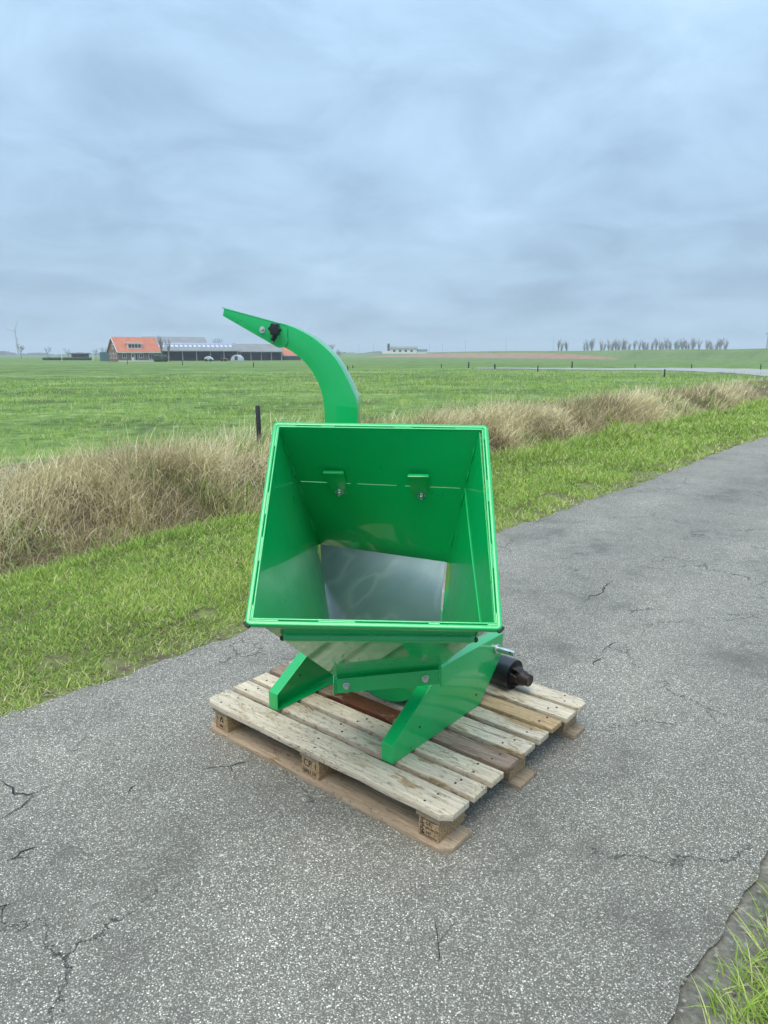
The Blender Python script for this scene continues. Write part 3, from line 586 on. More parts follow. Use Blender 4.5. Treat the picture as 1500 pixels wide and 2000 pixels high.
# joint on the right wall, from the folded seam down to the mouth
p0, p1 = lerp(iTR, tr, TS), lerp(iBR, br, .16); ne = [lerp(p0, p1, k/10) for k in range(11)]
def rwall(s, t): return lerp(lerp(iTR, iBR, s), lerp(tr, br, s), t)
ne = [rwall(k/12, TS*(1-k/12)+.17*k/12)-E1*.0045 for k in range(13)]
obj('wall_seam', tube('wall_seam', Ls(ne), .0022, 6), M_green, rp)
# bent sheet-steel flap in the throat
gr = []
for i in range(15):
    t_ = i/14; k = 1-(1-t_)**2.6; row = []
    for j in range(11):
        s_ = j/10; x = (626+10*t_)*(1-s_)+(870-8*t_-5*math.sin(t_*3))*s_; y = (1063+225*t_)*(1-s_)+(1098+180*t_)*s_
        row.append(L(at(x, y, (2.685+(2.580-2.685)*k)*(1-s_)+(2.472+(2.372-2.472)*k)*s_-.012*math.sin(math.pi*s_))))
    gr.append(row)
obj('steel_flap', sheet('steel_flap', gr, .002), M_steel, chip)
# stiffener bar under the floor panel
def fp(s, t): return lerp(lerp(iBL, iBR, s), lerp(bl, br, s), t)
fn = (iBR-iBL).cross(bl-iBL).normalized(); fn = fn if fn.z < 0 else -fn
def barloft(name, A, B, half, hgt, nrm, updir, endr):
    prof = [(-half, -.001), (-half*.98, hgt*.55), (-half*.62, hgt*.95), (0, hgt), (half*.62, hgt*.95), (half*.98, hgt*.55), (half, -.001)]
    d = (B-A).normalized(); rings = []
    for k, (q, sc_) in enumerate([(A, .25), (A+d*endr*.3, .72), (A+d*endr, 1), (B-d*endr, 1), (B-d*endr*.3, .72), (B, .25)]):
        rings.append([L(q+updir*a*sc_+nrm*(b_ if b_ < 0 else b_*(sc_**.6))) for a, b_ in prof])
    V = [p for r in rings for p in r]; n = len(prof); Fc = [(i*n+k, i*n+k+1, (i+1)*n+k+1, (i+1)*n+k) for i in range(5) for k in range(n-1)]+[tuple(range(n)), tuple(range(5*n, 6*n))]
    return mesh(name, V, Fc, True)
A, B = fp(.035, .215), fp(.985, .235); ud = fn.cross((B-A)).normalized()
sb = obj('stiffener_bar', barloft('stiffener_bar', A, B, .015, .020, fn, ud, .018), M_green, chip)
A2 = A+(B-A).normalized()*.004; d12 = (B-A).normalized()
for q, sg in ((A, 1), (B, -1)):
    obj('chipped_end', tube('chipped_end', Ls([q+d12*sg*.002+ud*x+fn*.010 for x in (-.010, -.005, 0, .005, .010)]), [.003, .0075, .009, .0075, .003], 8), M_chip, sb)
# bolted throat collar
cn = Vector((-.05, -1, -.12)).normalized(); cd_ = (br-bl).normalized()
def cp(x, z, o): return bl+cd_*x+Vector((0, 0, z))-Vector((0, 1, 0))*o
CL = (br-bl).length
lw = obj('throat_flange', prism('throat_flange', Ls([cp(-.002, -.004, .012), cp(CL+.003, -.004, .012), cp(CL+.003, -.058, .015), cp(-.002, -.058, .015)]), ROT @ Vector((0, .012, 0)), True, .003), M_green, chip)
obj('flange_ledge', prism('flange_ledge', Ls([cp(-.002, .002, -.012), cp(CL+.002, .002, -.012), cp(CL+.002, -.003, .013), cp(-.002, -.003, .013)]), ROT @ Vector((0, 0, -.004)), True), M_green, lw)
for x, o in ((-.012, 0), (CL+.006, 0)):
    obj('collar_end_plate', prism('collar_end_plate', Ls([cp(x, .006, .016), cp(x, -.010, .025), cp(x, -.060, .025), cp(x, -.066, .015), cp(x, -.066, -.06), cp(x, .006, -.06)]), ROT @ (cd_*.006), True, .0015), M_green, chip)
for x in (.040, CL-.045):
    bolt(cp(x, -.032, .0142), (0, -1, -.05), lw, 1.05)
# rotor housing between the legs
def ly(x, y, z): return Vector((x, y, z-.138))   # pallet coordinates to chipper coordinates
HC, HR = (.573, .405), .252
def disc(r, y0, y1, n=56): return prism('rotor_housing', [ly(HC[0]+r*math.cos(2*math.pi*k/n), y0, HC[1]+r*math.sin(2*math.pi*k/n)) for k in range(n)], (0, y1-y0, 0), True, .004)
rh = obj('rotor_housing', disc(HR, .440, .555), M_green, chip); obj('housing_flange', disc(HR+.006, .470, .478), M_green, rh)
box('cross_beam', ly(.262, .585, .150), ly(.884, .640, .205), M_green, chip, .004)
box('discharge_neck', ly(.318, .442, .52), ly(.470, .553, .78), M_green, chip, .004)
# side legs: outer web with folded edges
LP_ = [(.122, .1385), (.122, .207), (.415, .397), (.842, .392), (.834, .300), (.672, .1385)]
def leg(xw, sgn, holes):                          # sgn: direction of the folds
    V, Fc = [], []
    def add(pts, off):
        n0 = len(V); n = len(pts); V.extend([Vector(p) for p in pts]+[Vector(p)+Vector(off) for p in pts])
        Fc.extend([tuple(range(n0, n0+n)), tuple(range(n0+2*n-1, n0+n-1, -1))]+[(n0+i, n0+(i+1) % n, n0+n+(i+1) % n, n0+n+i) for i in range(n)])
    cen = (sum(p[0] for p in LP_)/6, sum(p[1] for p in LP_)/6); W_ = .050
    # one closed folded outline: web plus edge strips swept round the outline
    inner = []
    m = len(LP_)
    for i in range(m):
        a, b_, c_ = Vector(LP_[i-1]), Vector(LP_[i]), Vector(LP_[(i+1) % m]); e0 = (b_-a).normalized(); e1 = (c_-b_).normalized(); n0 = Vector((e0.y, -e0.x)); n1 = Vector((e1.y, -e1.x)); bi = (n0+n1).normalized(); inner.append(b_+bi*.004/max(.3, bi.dot(n0)))
    if (inner[0]-Vector(cen)).length > (Vector(LP_[0])-Vector(cen)).length: inner = [2*Vector(p)-q for p, q in zip(LP_, inner)]
    bm = bmesh.new()
    O0 = [bm.verts.new(ly(xw, *p)) for p in LP_]; O1 = [bm.verts.new(ly(xw+sgn*W_, *p)) for p in LP_]
    I0 = [bm.verts.new(ly(xw+sgn*.004, *p)) for p in inner]; I1 = [bm.verts.new(ly(xw+sgn*W_, *p)) for p in inner]
    bm.faces.new(O0); bm.faces.new(I0)
    for i in range(m):
        j = (i+1) % m
        bm.faces.new((O0[i], O0[j], O1[j], O1[i])); bm.faces.new((I0[i], I0[j], I1[j], I1[i])); bm.faces.new((O1[i], O1[j], I1[j], I1[i]))
    o = obj('leg', fin('leg', bm, True, .0042, 3), M_green, chip)
    for hy, hz in holes: obj('bolt_hole', tube('bolt_hole', [ly(xw-sgn*.0006, hy, hz), ly(xw+sgn*.0046, hy, hz)], .0055, 12), M_chip, o)
    return o
lr = leg(.889, -1, [(.275, .214), (.646, .193)]); ll = leg(.257, 1, [(.290, .216)])
for xw, sg, pr_ in ((.889, 1, lr), (.257, -1, ll)):
    pin = obj('hitch_pin', tube('hitch_pin', [ly(xw+sg*x, .784, .345) for x in (-.02, .0855, .0875)], [.0115, .0115, .0095], 20), M_zinc, chip)
    obj('pin_collar', tube('pin_collar', [ly(xw+sg*x, .784, .345) for x in (.0005, .010, .012)], [.020, .020, .018], 20), M_zinc, pin)
    obj('pin_hole', tube('pin_hole', [ly(xw+sg*.072, .784-.0125, .345+.004), ly(xw+sg*.072, .784+.0125, .345+.004)], .0042, 10), M_chip, pin)
# discharge chute
CA = R(6.5); ce = Vector((math.cos(CA), -math.sin(CA), 0)); cnrm = Vector((math.sin(CA), math.cos(CA), 0)); CP0 = at(665, 823, 2.78); CDP = .118
def ch(px, py, o=0.):
    d = at(px, py, 1.)-Vector((0, 0, CAM_H)); c0 = Vector((0, 0, CAM_H)); return c0+d*((CP0-c0).dot(cnrm)/d.dot(cnrm))+cnrm*o
outer = [(697.5, 823), (698, 806), (697.5, 790), (694.5, 777), (688.5, 763), (683, 750), (676, 736), (667, 719), (656.5, 702), (646, 689.5), (634, 678), (623, 668.5), (612, 660), (602, 653.5), (592, 648), (582, 643), (572, 638.5), (558, 633.5), (545, 630)]
inner = [(634, 823), (633.5, 806), (632, 790), (630, 775), (626, 760), (621, 747), (614, 734), (606, 720.5), (596, 708.5), (588.5, 701), (580, 694), (569, 686), (556, 678.5), (548, 674.5), (543, 672), (540, 670), (538, 668), (533, 664), (526, 658)]
def duct():
    V, Fc = [], []; rows = []
    for (a, b_), (c_, d_) in zip(outer, inner): rows.append((ch(a, b_), ch(c_, d_), ch(c_, d_)+cnrm*CDP, ch(a, b_)+cnrm*CDP))
    base = [Vector((p.x, p.y, .74)) for p in rows[0]]; rows = [tuple(base)]+rows
    for r in rows: V += [L(p) for p in r]
    for i in range(len(rows)-1): Fc += [(i*4+k, i*4+(k+1) % 4, i*4+4+(k+1) % 4, i*4+4+k) for k in range(4)]
    Fc += [(0, 1, 2, 3), tuple(len(rows)*4-4+k for k in range(4))]
    return mesh('discharge_chute', V, Fc, True, .002, 2)
dc = obj('discharge_chute', duct(), M_green, chip)
cc_ = (ch(634, 823)+ch(697.5, 823))*.5+cnrm*CDP*.5; cc_.z = .80
obj('swivel_collar', tube('swivel_collar', [L(cc_), L(cc_+Vector((0, 0, .012))), L(cc_+Vector((0, 0, .05)))], .115, 32), M_green, dc)
# hinged deflector: two cheeks and a top plate
ck = [(438.5, 602.5), (436, 617), (540, 677.0)]+[(548+15*math.cos(R(a))*1.0, 663.5+16*math.sin(R(a))) for a in (100, 75, 50, 25, 0, -30)]+[(562.5, 645), (559.5, 635.5)]
cheek = lambda o: Ls([ch(x, y, o) for x, y in ck])
df = obj('chute_deflector', prism('chute_deflector', cheek(-.0055), ROT @ (cnrm*.004), True, .0008), M_green, dc)
obj('deflector_cheek', prism('deflector_cheek', cheek(CDP+.0015), ROT @ (cnrm*.004), True, .0008), M_green, dc)
tp = [(435, 600.2), (438.5, 602.3), (500, 618.8), (545, 631), (559, 635)]
g = [[L(ch(x, y, o)+Vector((0, 0, .0006))) for x, y in tp] for o in (-.0065, CDP*.5, CDP+.0065)]
obj('deflector_top', sheet('deflector_top', g, .003), M_green, dc)
bolt(ch(513, 644.5, -.006), -cnrm, df, .95, 'pivot_bolt')
kc = ch(540.5, 643.5, -.006)
def knob_ring(r, o, k=.11): return [L(kc+(ce*math.cos(R(a))+Vector((0, 0, 1))*math.sin(R(a)))*r*(1-k+k*math.cos(6*R(a)+.6))-cnrm*o) for a in range(0, 360, 6)]
def knob():
    rs = [knob_ring(.009, 0, 0), knob_ring(.009, .010, 0), knob_ring(.021, .012), knob_ring(.0255, .016), knob_ring(.0255, .029), knob_ring(.022, .034), knob_ring(.008, .035, 0)]; n = 60; V = [p for r in rs for p in r]
    Fc = [(i*n+k, i*n+(k+1) % n, (i+1)*n+(k+1) % n, (i+1)*n+k) for i in range(len(rs)-1) for k in range(n)]+[tuple(range(n)), tuple(range(6*n, 7*n))]
    return mesh('clamp_knob', V, Fc, True)
kb = obj('clamp_knob', knob(), M_black, df)
obj('guide_slot', tube('guide_slot', Ls([ch(x, y, -.0058) for x, y in ((541, 645), (539, 652), (536, 660), (532, 666))]), [.007, .009, .009, .007], 10), M_black, df)
obj('slot_end', tube('slot_end', Ls([ch(533.5, 667.5, -.0085), ch(533, 668.5, -.0095)]), [.0045, .003], 10), M_zinc, df)

# ------------------------------------------------------------------ drive shaft lying on the pallet
pt = empty('drive_shaft', BASE, YAW, label='black plastic guarded drive shaft with greasy joint lying on the pallet behind the right leg', category='drive shaft')
def ax(x, y=0., z=0.): return Vector((x, .885+y+(x-.9)*-.06, .066+z+(.9-x)*.035))
def shell(name, st, wall=.0025, n=32):            # open cone, outside then back inside
    return tube(name, [ax(x) for x, r in st]+[ax(x) for x, r in reversed(st)], [r for x, r in st]+[r-wall for x, r in reversed(st)], n, False)
obj('guard_cone', shell('guard_cone', [(.70, .030), (.735, .030), (.755, .052), (.80, .058), (.86, .061), (.925, .0635)]), M_guard, pt)
obj('guard_tube', tube('guard_tube', [ax(.30), ax(.71)], .029, 24), M_guard, pt)
yk = obj('joint_yoke', tube('joint_yoke', [ax(.78), ax(.87), ax(.90), ax(.905)], [.02, .022, .026, .018], 18), M_rust, pt)
def arm(sy, x0, x1, horiz):
    V = []
    pr = [(x0, .012, .030), (x0+(x1-x0)*.35, .020, .034), (x0+(x1-x0)*.75, .022, .030), (x1, .016, .016)]
    bm = bmesh.new(); rs = []
    for x, hw, off in pr:
        ring_ = []
        for a, b_ in ((-1, -.5), (1, -.5), (1, .5), (-1, .5)):
            p = ax(x, *( (hw*a, sy*off+b_*.011) if horiz else (sy*off+b_*.011, hw*a))); ring_.append(bm.verts.new(p))
        rs.append(ring_)
    for i in range(3):
        for k in range(4): bm.faces.new((rs[i][k], rs[i][(k+1) % 4], rs[i+1][(k+1) % 4], rs[i+1][k]))
    bm.faces.new(rs[0]); bm.faces.new(rs[-1]); return fin('yoke_arm', bm, True, .005, 3)
obj('yoke_arm', arm(1, .885, .972, True), M_rust, pt); obj('yoke_arm', arm(-1, .885, .972, True), M_rust, pt)
obj('yoke_arm', arm(1, .955, .885, False), M_rust, pt); obj('yoke_arm', arm(-1, .955, .885, False), M_rust, pt)
obj('cross_joint', tube('cross_joint', [ax(.925, 0, -.036), ax(.925, 0, .036)], .012, 14), M_rust, pt); obj('cross_joint', tube('cross_joint', [ax(.925, -.036), ax(.925, .036)], .012, 14), M_rust, pt)
hb = obj('splined_hub', tube('splined_hub', [ax(x) for x in (.945, .957, .972, .984, .998, 1.001, .999, .975)], [.030, .033, .031, .026, .026, .024, .0165, .0165], 24, False), M_rust, pt)
obj('hub_bore', tube('hub_bore', [ax(.969), ax(.977)], .0168, 20), M_chip, hb)

# ------------------------------------------------------------------ far road, dike, woods
def gzw(x, y):                                    # terrain height at a world point
    p = Vector((x, y, 0)); return float(gz(p.dot(UX), p.dot(UY)))
def ribbon(name, A, B, mat, z=.05, n=24, zf=None, **k):      # strip between two polylines of world points
    V, Fc = [], []
    for q in (A, B):
        for i in range(n+1):
            f = i/n*(len(q)-1); j = min(int(f), len(q)-2); p = lerp(q[j], q[j+1], f-j); V.append(Vector((p.x, p.y, (gzw(p.x, p.y)+z) if zf is None else p.z)))
    for i in range(n): Fc.append((i, i+1, n+2+i, n+1+i))
    if zf is None:
        k0 = len(V); V += [p-Vector((0, 0, .3)) for p in V]; Fc += [(i, i+1, k0+i+1, k0+i) for i in range(n)]
    return obj(name, mesh(name, V, Fc), mat, **k)
def gp(px, py, z=-.05): return onz(px, py, z)
ribbon('crossing_road', [gp(930, 722.2), gp(1100, 723.3), gp(1250, 725.2), gp(1340, 727.5), gp(1430, 732), gp(1520, 740), gp(1640, 756)], [gp(930, 720.6), gp(1100, 720.6), gp(1250, 720.9), gp(1340, 721.2), gp(1430, 721.8), gp(1520, 722.6), gp(1640, 724.5)], M_farroad, .07, 40, kind='structure')
def dike():
    cols = []; rows_px = np.linspace(560, 2300, 70)
    for i, px in enumerate(rows_px):
        t_ = (px-560)/1740; d = 520*(1-t_)**2.2+92; hgt = 2.0+1.15*sstep(0, .25, t_)
        base = at(px, 700, d); bx, by = base.x, base.y; r = math.hypot(bx, by); ex, ey = bx/r, by/r; row = []
        for off, hh in ((0, 0.), (5, .25), (9, .62), (13, .95), (16, 1.0), (21, 1.0), (36, 0.)):
            x, y = bx+ex*off, by+ey*off; row.append(Vector((x, y, gzw(x, y)*(1-hh)-.02+hgt*hh+.10*math.sin(px*.021)*hh)))
        cols.append(row)
    V = [p for r in cols for p in r]; m = 7; Fc = [(i*m+j, i*m+j+1, (i+1)*m+j+1, (i+1)*m+j) for i in range(len(cols)-1) for j in range(m-1)]
    return mesh('dike', V, Fc, True), cols
dme, dcols = dike(); obj('dike', dme, M_dike, kind='structure')
def dike_pt(px, frac):                            # point on the front slope, 0 foot .. 1 crest
    i = min(max((px-560)/1740*69, 0), 68.999); k = int(i); a = lerp(dcols[k][0], dcols[k+1][0], i-k); c_ = lerp(dcols[k][4], dcols[k+1][4], i-k); return lerp(a, c_, frac)
bandA, bandB = [], []
for k in range(10):
    px = 720+k*54; bandA.append(dike_pt(px, -.05)+Vector((0, 0, .18))); bandB.append(dike_pt(px, -.04+.78*max(0., math.sin((px-715)/495*math.pi))**.6)+Vector((0, 0, .25)))
ribbon('dry_foot_strip', bandA, bandB, M_reddirt, n=40, zf=True, kind='structure')
wood_v, wood_f = [], []
def woodland():                                   # a far tree line that reads as one low mass
    V, Fc = [], []
    for k in range(420):
        px = -80+k*2.0
        c_ = at(px+RNG.uniform(-1, 1), 694, 1250+RNG.uniform(-60, 60)); hh = 5+3.0*math.sin(k*.05)+3*math.sin(k*.17+1)+RNG.uniform(0, 3.5); hh *= .55; wv = RNG.uniform(3, 7)
        b0 = len(V); V += [Vector((c_.x-wv, c_.y, -1)), Vector((c_.x+wv, c_.y, -1)), Vector((c_.x+wv, c_.y+6, -1)), Vector((c_.x-wv, c_.y+6, -1)), Vector((c_.x-wv*.7, c_.y+1, hh*.8)), Vector((c_.x+wv*.6, c_.y+1, hh*.9)), Vector((c_.x+wv*.6, c_.y+5, hh)), Vector((c_.x-wv*.7, c_.y+5, hh*.85))]
        Fc += [tuple(i+b0 for i in q) for q in boxv((0, 0, 0), (1, 1, 1))[1]]
    return mesh('distant_woodland', V, Fc)
obj('distant_woodland', woodland(), M_farwood, label='low dark line of distant woodland along the left horizon', category='woodland', kind='stuff')

# ------------------------------------------------------------------ bare trees
def bare_tree(seed, hgt, spread, upright, levels=4, low=.45, nb=6):
    r = random.Random(seed); tv, tf, cv_, cf = [], [], [], []
    def seg(V, Fc, a, b_, r0, r1, n=4):
        d = (b_-a).normalized(); x = d.orthogonal().normalized(); y = d.cross(x); k0 = len(V)
        V += [a+(x*math.cos(6.283*k/n)+y*math.sin(6.283*k/n))*r0 for k in range(n)]+[b_+(x*math.cos(6.283*k/n)+y*math.sin(6.283*k/n))*r1 for k in range(n)]
        Fc += [(k0+k, k0+(k+1) % n, k0+n+(k+1) % n, k0+n+k) for k in range(n)]
    def grow(p, d, ln, rad, lev):
        q = p+d*ln; (seg(tv, tf, p, q, rad, rad*.72, 5) if lev == 0 else seg(cv_, cf, p, q, rad, rad*.6, 3))
        if lev >= levels: return
        for k in range(r.choice((3, 4)) if lev else nb):
            f = r.uniform(.30, 1.0) if lev else r.uniform(low, 1.0); a = r.uniform(0, 6.283); sp = r.uniform(.35, .85)*spread
            nd = (d+Vector((math.cos(a)*sp, math.sin(a)*sp, upright*r.uniform(.1, .5)))).normalized(); grow(lerp(p, q, f), nd, ln*r.uniform(.5, .75), max(rad*.5, .015), lev+1)
    grow(Vector((0, 0, 0)), Vector((r.uniform(-.04, .04), r.uniform(-.04, .04), 1)).normalized(), hgt*.50, hgt*.016, 0)
    k = hgt/max(v.z for v in cv_)
    for v in tv+cv_: v.z *= k
    a, b_ = mesh('trunk', tv, tf), mesh('crown', cv_, cf); a.materials.append(M_bark); b_.materials.append(M_twig); return a, b_
rounds = [bare_tree(100+i, 7., 1.05, .5) for i in range(3)]; tops = [bare_tree(200+i, 9., .50, .9, 4, .12, 13) for i in range(5)]; bushes = [bare_tree(300+i, 3.5, 1.3, .4) for i in range(2)]
def tree(name, proto, px, Y, hgt, base, label, group=None, wide=1.):
    p = at(px, 692, Y); p.z = base; k = proto[1].vertices; h0 = max(v.co.z for v in k); e = empty(name, p, RNG.uniform(0, 6.28), label=label, category='tree', group=group); s = hgt/h0; e.scale = (s*wide, s*wide, s)
    for nm, me in zip(('trunk', 'crown'), proto): obj(nm, me, None, e)
    return e
G1 = 'bare trees on the left skyline'
for i, (px, Y, hh, lab) in enumerate(((41, 300, 6.4, 'round bare tree in front of the wind turbine, leftmost on the skyline'), (93, 300, 5.3, 'second bare tree from the left on the skyline, standing alone'), (133, 310, 5.0, 'bare tree beside the left white flagpole'), (187, 300, 4.4, 'low bare tree beside the second white flagpole'), (205, 260, 4.8, 'bare shrub-like tree just left of the red-roofed farmhouse'))):
    tree('bare_tree', rounds[i % 3], px, Y, hh, -.45, lab, G1)
tree('slender_tree', tops[0], 316, 185, 7.0, -.45, 'tall slender bare tree right of the farmhouse, the left one of two', 'slender trees before the barns', .6)
tree('slender_tree', tops[1], 331, 186, 6.6, -.45, 'tall slender bare tree before the barns, the right one of two', 'slender trees before the barns', .6)
tree('bare_tree', rounds[1], 429, 230, 7.6, -.45, 'round bare tree rising behind the long barn roof', G1, .8)
for px, hh, lab in ((628, 5.6, 'bare bush touching the top of the chute curve'), (645, 4.6, 'bare bush at the middle right of the chute curve'), (660, 3.4, 'low bare bush right of the chute on the field edge')):
    tree('bare_bush', bushes[px % 2], px, 190, hh, -.45, lab, 'bare bushes right of the chute', .9)
poplar_px = [1090, 1098, 1107, 1141, 1147, 1156, 1172, 1178, 1186, 1194, 1202, 1209, 1214, 1221, 1228, 1237, 1249, 1256, 1263, 1273, 1281, 1287, 1293, 1300, 1308, 1318, 1325, 1331, 1338, 1346, 1354, 1364, 1380, 1388, 1396, 1405, 1417]
def ordinal(n):
    a = 'first second third fourth fifth sixth seventh eighth ninth tenth eleventh twelfth thirteenth fourteenth fifteenth sixteenth seventeenth eighteenth nineteenth'.split()
    if n < 20: return a[n-1]
    t_ = {2: ('twentieth', 'twenty'), 3: ('thirtieth', 'thirty')}[n//10]; return t_[0] if n % 10 == 0 else t_[1]+'-'+a[n % 10-1]
for i, px in enumerate(poplar_px):
    e = .55+.45*abs(math.sin(i*1.9+px*.05)); tree('row_tree', tops[i % 5], px+RNG.uniform(-1.5, 1.5), 410+RNG.uniform(-14, 14), 6.6+3.9*e+(px-1100)*.0022, 0, f'{ordinal(i+1)} slim bare tree from the left in the row behind the dike', 'row of bare trees behind the dike', RNG.uniform(.6, .95))

# ------------------------------------------------------------------ farm buildings
def pl(name, pts, off, mat, parent): return obj(name, prism(name, pts, off, False), mat, parent)
def window(parent, x0, x1, z0, z1, y, panes=2, name='window'):
    wn = box(name, (x0, y-.06, z0), (x1, y-.012, z1), M_white, parent); wd_ = (x1-x0-.12)/panes
    for k in range(panes): box('pane', (x0+.10+k*wd_, y-.075, z0+.12), (x0+.02+(k+1)*wd_, y-.062, z1-.12), M_pane, wn)
    return wn
G0 = -.45
hp = at(231.5, 705, 192); hz_ = gzw(hp.x, hp.y)
hs = empty('farmhouse', (hp.x, hp.y, hz_), R(38), label='brick farmhouse with orange tiled roof and white dormer across the field', category='house')
HLn, HDp, HE, HRg = 11.4, 8.0, 2.65, 6.35
pl('wall', [(0, 0, 0), (0, 0, HE), (0, HDp/2, HRg-.15), (0, HDp, HE), (0, HDp, 0)], (HLn, 0, 0), M_brick, hs)
rf = obj('roof', prism('roof', [(-.3, -.45, HE-.28), (-.3, -.45, HE-.10), (-.3, HDp/2, HRg+.15), (-.3, HDp+.45, HE-.10), (-.3, HDp+.45, HE-.28), (-.3, HDp/2, HRg-.03)], (HLn+.6, 0, 0), False), M_tile, hs)
box('gutter', (-.3, -.62, HE-.34), (HLn+.3, -.46, HE-.16), M_white, rf)
for s_ in (0,): pl('bargeboard', [(-.42, -.5, HE-.30), (-.42, -.5, HE-.02), (-.42, HDp/2, HRg+.22), (-.42, HDp+.5, HE-.02), (-.42, HDp+.5, HE-.30), (-.42, HDp/2, HRg-.06)], (.10, 0, 0), M_white, rf)
dmr = box('dormer', (2.9, .55, 3.35), (6.6, 3.2, 4.75), M_white, hs); box('dormer_roof', (2.6, .35, 4.75), (6.9, 3.4, 4.95), M_white, dmr)
for k in range(4): box('pane', (3.1+k*.86, .50, 3.65), (3.80+k*.86, .545, 4.55), M_pane, dmr)
window(hs, 1.1, 2.15, .9, 2.25, 0, 2); window(hs, 5.6, 6.75, 1.0, 2.15, 0, 2); window(hs, 8.2, 10.0, .55, 2.2, 0, 3)
dr = box('door', (3.45, -.07, .05), (4.25, -.012, 2.25), M_white, hs); box('pane', (3.60, -.09, 1.2), (4.10, -.072, 2.05), M_pane, dr); window(hs, 4.45, 5.2, .3, 2.25, 0, 1)
for yy in (1.4, 3.4, 5.6):
    wn = box('window', (-.05, yy, .8), (-.012, yy+.9, 2.3), M_white, hs); box('pane', (-.065, yy+.14, .95), (-.052, yy+.76, 2.15), M_pane, wn)
wn = box('window', (-.05, 3.5, 3.3), (-.012, 4.5, 4.6), M_white, hs); box('pane', (-.065, 3.65, 3.45), (-.052, 4.35, 4.45), M_pane, wn)
box('plinth', (-.03, -.03, 0), (HLn+.03, -.003, .35), M_white, hs)
def barn(name, px0, px1, Y, Y2, eave, ridge, dep, label, open_front=True, skylights=0, posts=0, roofm=None, ov=.5, base_py=705, hip=0.):
    a, b_ = at(px0, base_py, Y), at(px1, base_py, Y2); a.z = b_.z = 0; Ln = (b_-a).length; z = gzw(a.x, a.y); e = empty(name, (a.x, a.y, z), math.atan2(b_.y-a.y, b_.x-a.x), label=label, category='barn')
    hw = dep/2
    if open_front:
        box('rear_wall', (0, dep-.3, 0), (Ln, dep, eave-.05), M_barndark, e); box('side_wall', (0, .4, 0), (.25, dep-.3, eave-.05), M_barndark, e); box('side_wall', (Ln-.25, .4, 0), (Ln, dep-.3, eave-.05), M_barndark, e); box('low_wall', (.3, dep*.5, 0), (Ln-.3, dep*.5+.2, 1.0), M_barnwall, e)
    else: box('wall', (0, .2, 0), (Ln, dep, eave-.05), M_barndark, e)
    rf = obj('roof', prism('roof', [(-ov, -ov, eave-.12), (-ov, -ov, eave), (-ov, hw, ridge), (-ov, dep+ov, eave), (-ov, dep+ov, eave-.12), (-ov, hw, ridge-.15)], (Ln+2*ov, 0, 0), False), roofm or M_barnroof, e)
    pl('gable', [(Ln-.02, 0.2, eave-.1), (Ln-.02, hw, ridge-.2), (Ln-.02, dep-.2, eave-.1)], (-.2, 0, 0), M_barndark, e)
    box('fascia', (-ov, -ov-.08, eave-.30), (Ln+ov, -ov-.01, eave-.02), M_pole, rf)
    for k in range(posts):
        x = .15+(Ln-.5)*k/(posts-1); box('post', (x, .05, 0), (x+.2, .25, eave-.15), M_pole, e)
    return e, rf, Ln
def roofpt(dep, eave, ridge, ov, f): y = -ov+(dep/2+ov)*f; return y, eave+(ridge-eave)*f
eA, rA, LA = barn('long_barn', 300, 466, 214, 223, 3.1, 5.4, 15, 'long grey-roofed open-fronted barn with a row of skylights behind the farmhouse', True, 0, 7)
for k in range(17):
    x = 1.4+k*(LA-3)/16.4
    q = [roofpt(15, 3.1, 5.4, .5, f) for f in (.42, .66)]
    obj('skylight', prism('skylight', [(x, q[0][0], q[0][1]+.03), (x+.85, q[0][0], q[0][1]+.03), (x+.85, q[1][0], q[1][1]+.03), (x, q[1][0], q[1][1]+.03)], (0, 0, .05), False), M_skylight, rA)
q = [roofpt(15, 3.1, 5.4, .5, f) for f in (.70, .95)]
obj('roof_strip', prism('roof_strip', [(.5, q[0][0], q[0][1]+.03), (LA-.6, q[0][0], q[0][1]+.03), (LA-.6, q[1][0], q[1][1]+.03), (.5, q[1][0], q[1][1]+.03)], (0, 0, .04), False), M_solar, rA)
eB, rB, LB = barn('tall_barn', 284, 404, 248, 255, 5.4, 8.0, 17, 'tall grey-roofed barn rising behind the long barn', False)
eC, rC, LC = barn('side_barn', 469, 552, 231, 236, 2.95, 5.3, 15, 'grey-roofed open cattle shed at the right end of the farm', True, 0, 5)
eD, rD, LD = barn('red_roofed_shed', 555, 588, 240, 242, 1.6, 4.6, 10, 'small shed with red roof partly behind the chute', False, roofm=M_tile)
def hedge(name, px0, px1, Y, hgt, label, thick=1.5):
    a, b_ = at(px0, 704, Y), at(px1, 704, Y); Ln = (b_-a).length; n = 9; V = []; z = gzw(a.x, a.y); grid = []
    bm = bmesh.new()
    for i in range(int(Ln*3)+4):
        x = Ln*i/(int(Ln*3)+3); hh = hgt*RNG.uniform(.86, 1.05); bmesh.ops.create_icosphere(bm, subdivisions=1, radius=1, matrix=Matrix.Translation((x, RNG.uniform(-.2, .2), hh*.5)) @ Matrix.Diagonal((.55, thick*.5, hh*.52, 1)))
    o = obj(name, fin(name, bm), M_hedge, loc=(a.x, a.y, z), label=label, category='hedge'); return o
hedge('clipped_hedge', 302, 325, 190, 2.1, 'dark clipped hedge at the right corner of the farmhouse'); hedge('low_hedge', 86, 177, 240, .95, 'long low dark hedge left of the farmhouse on the field edge')
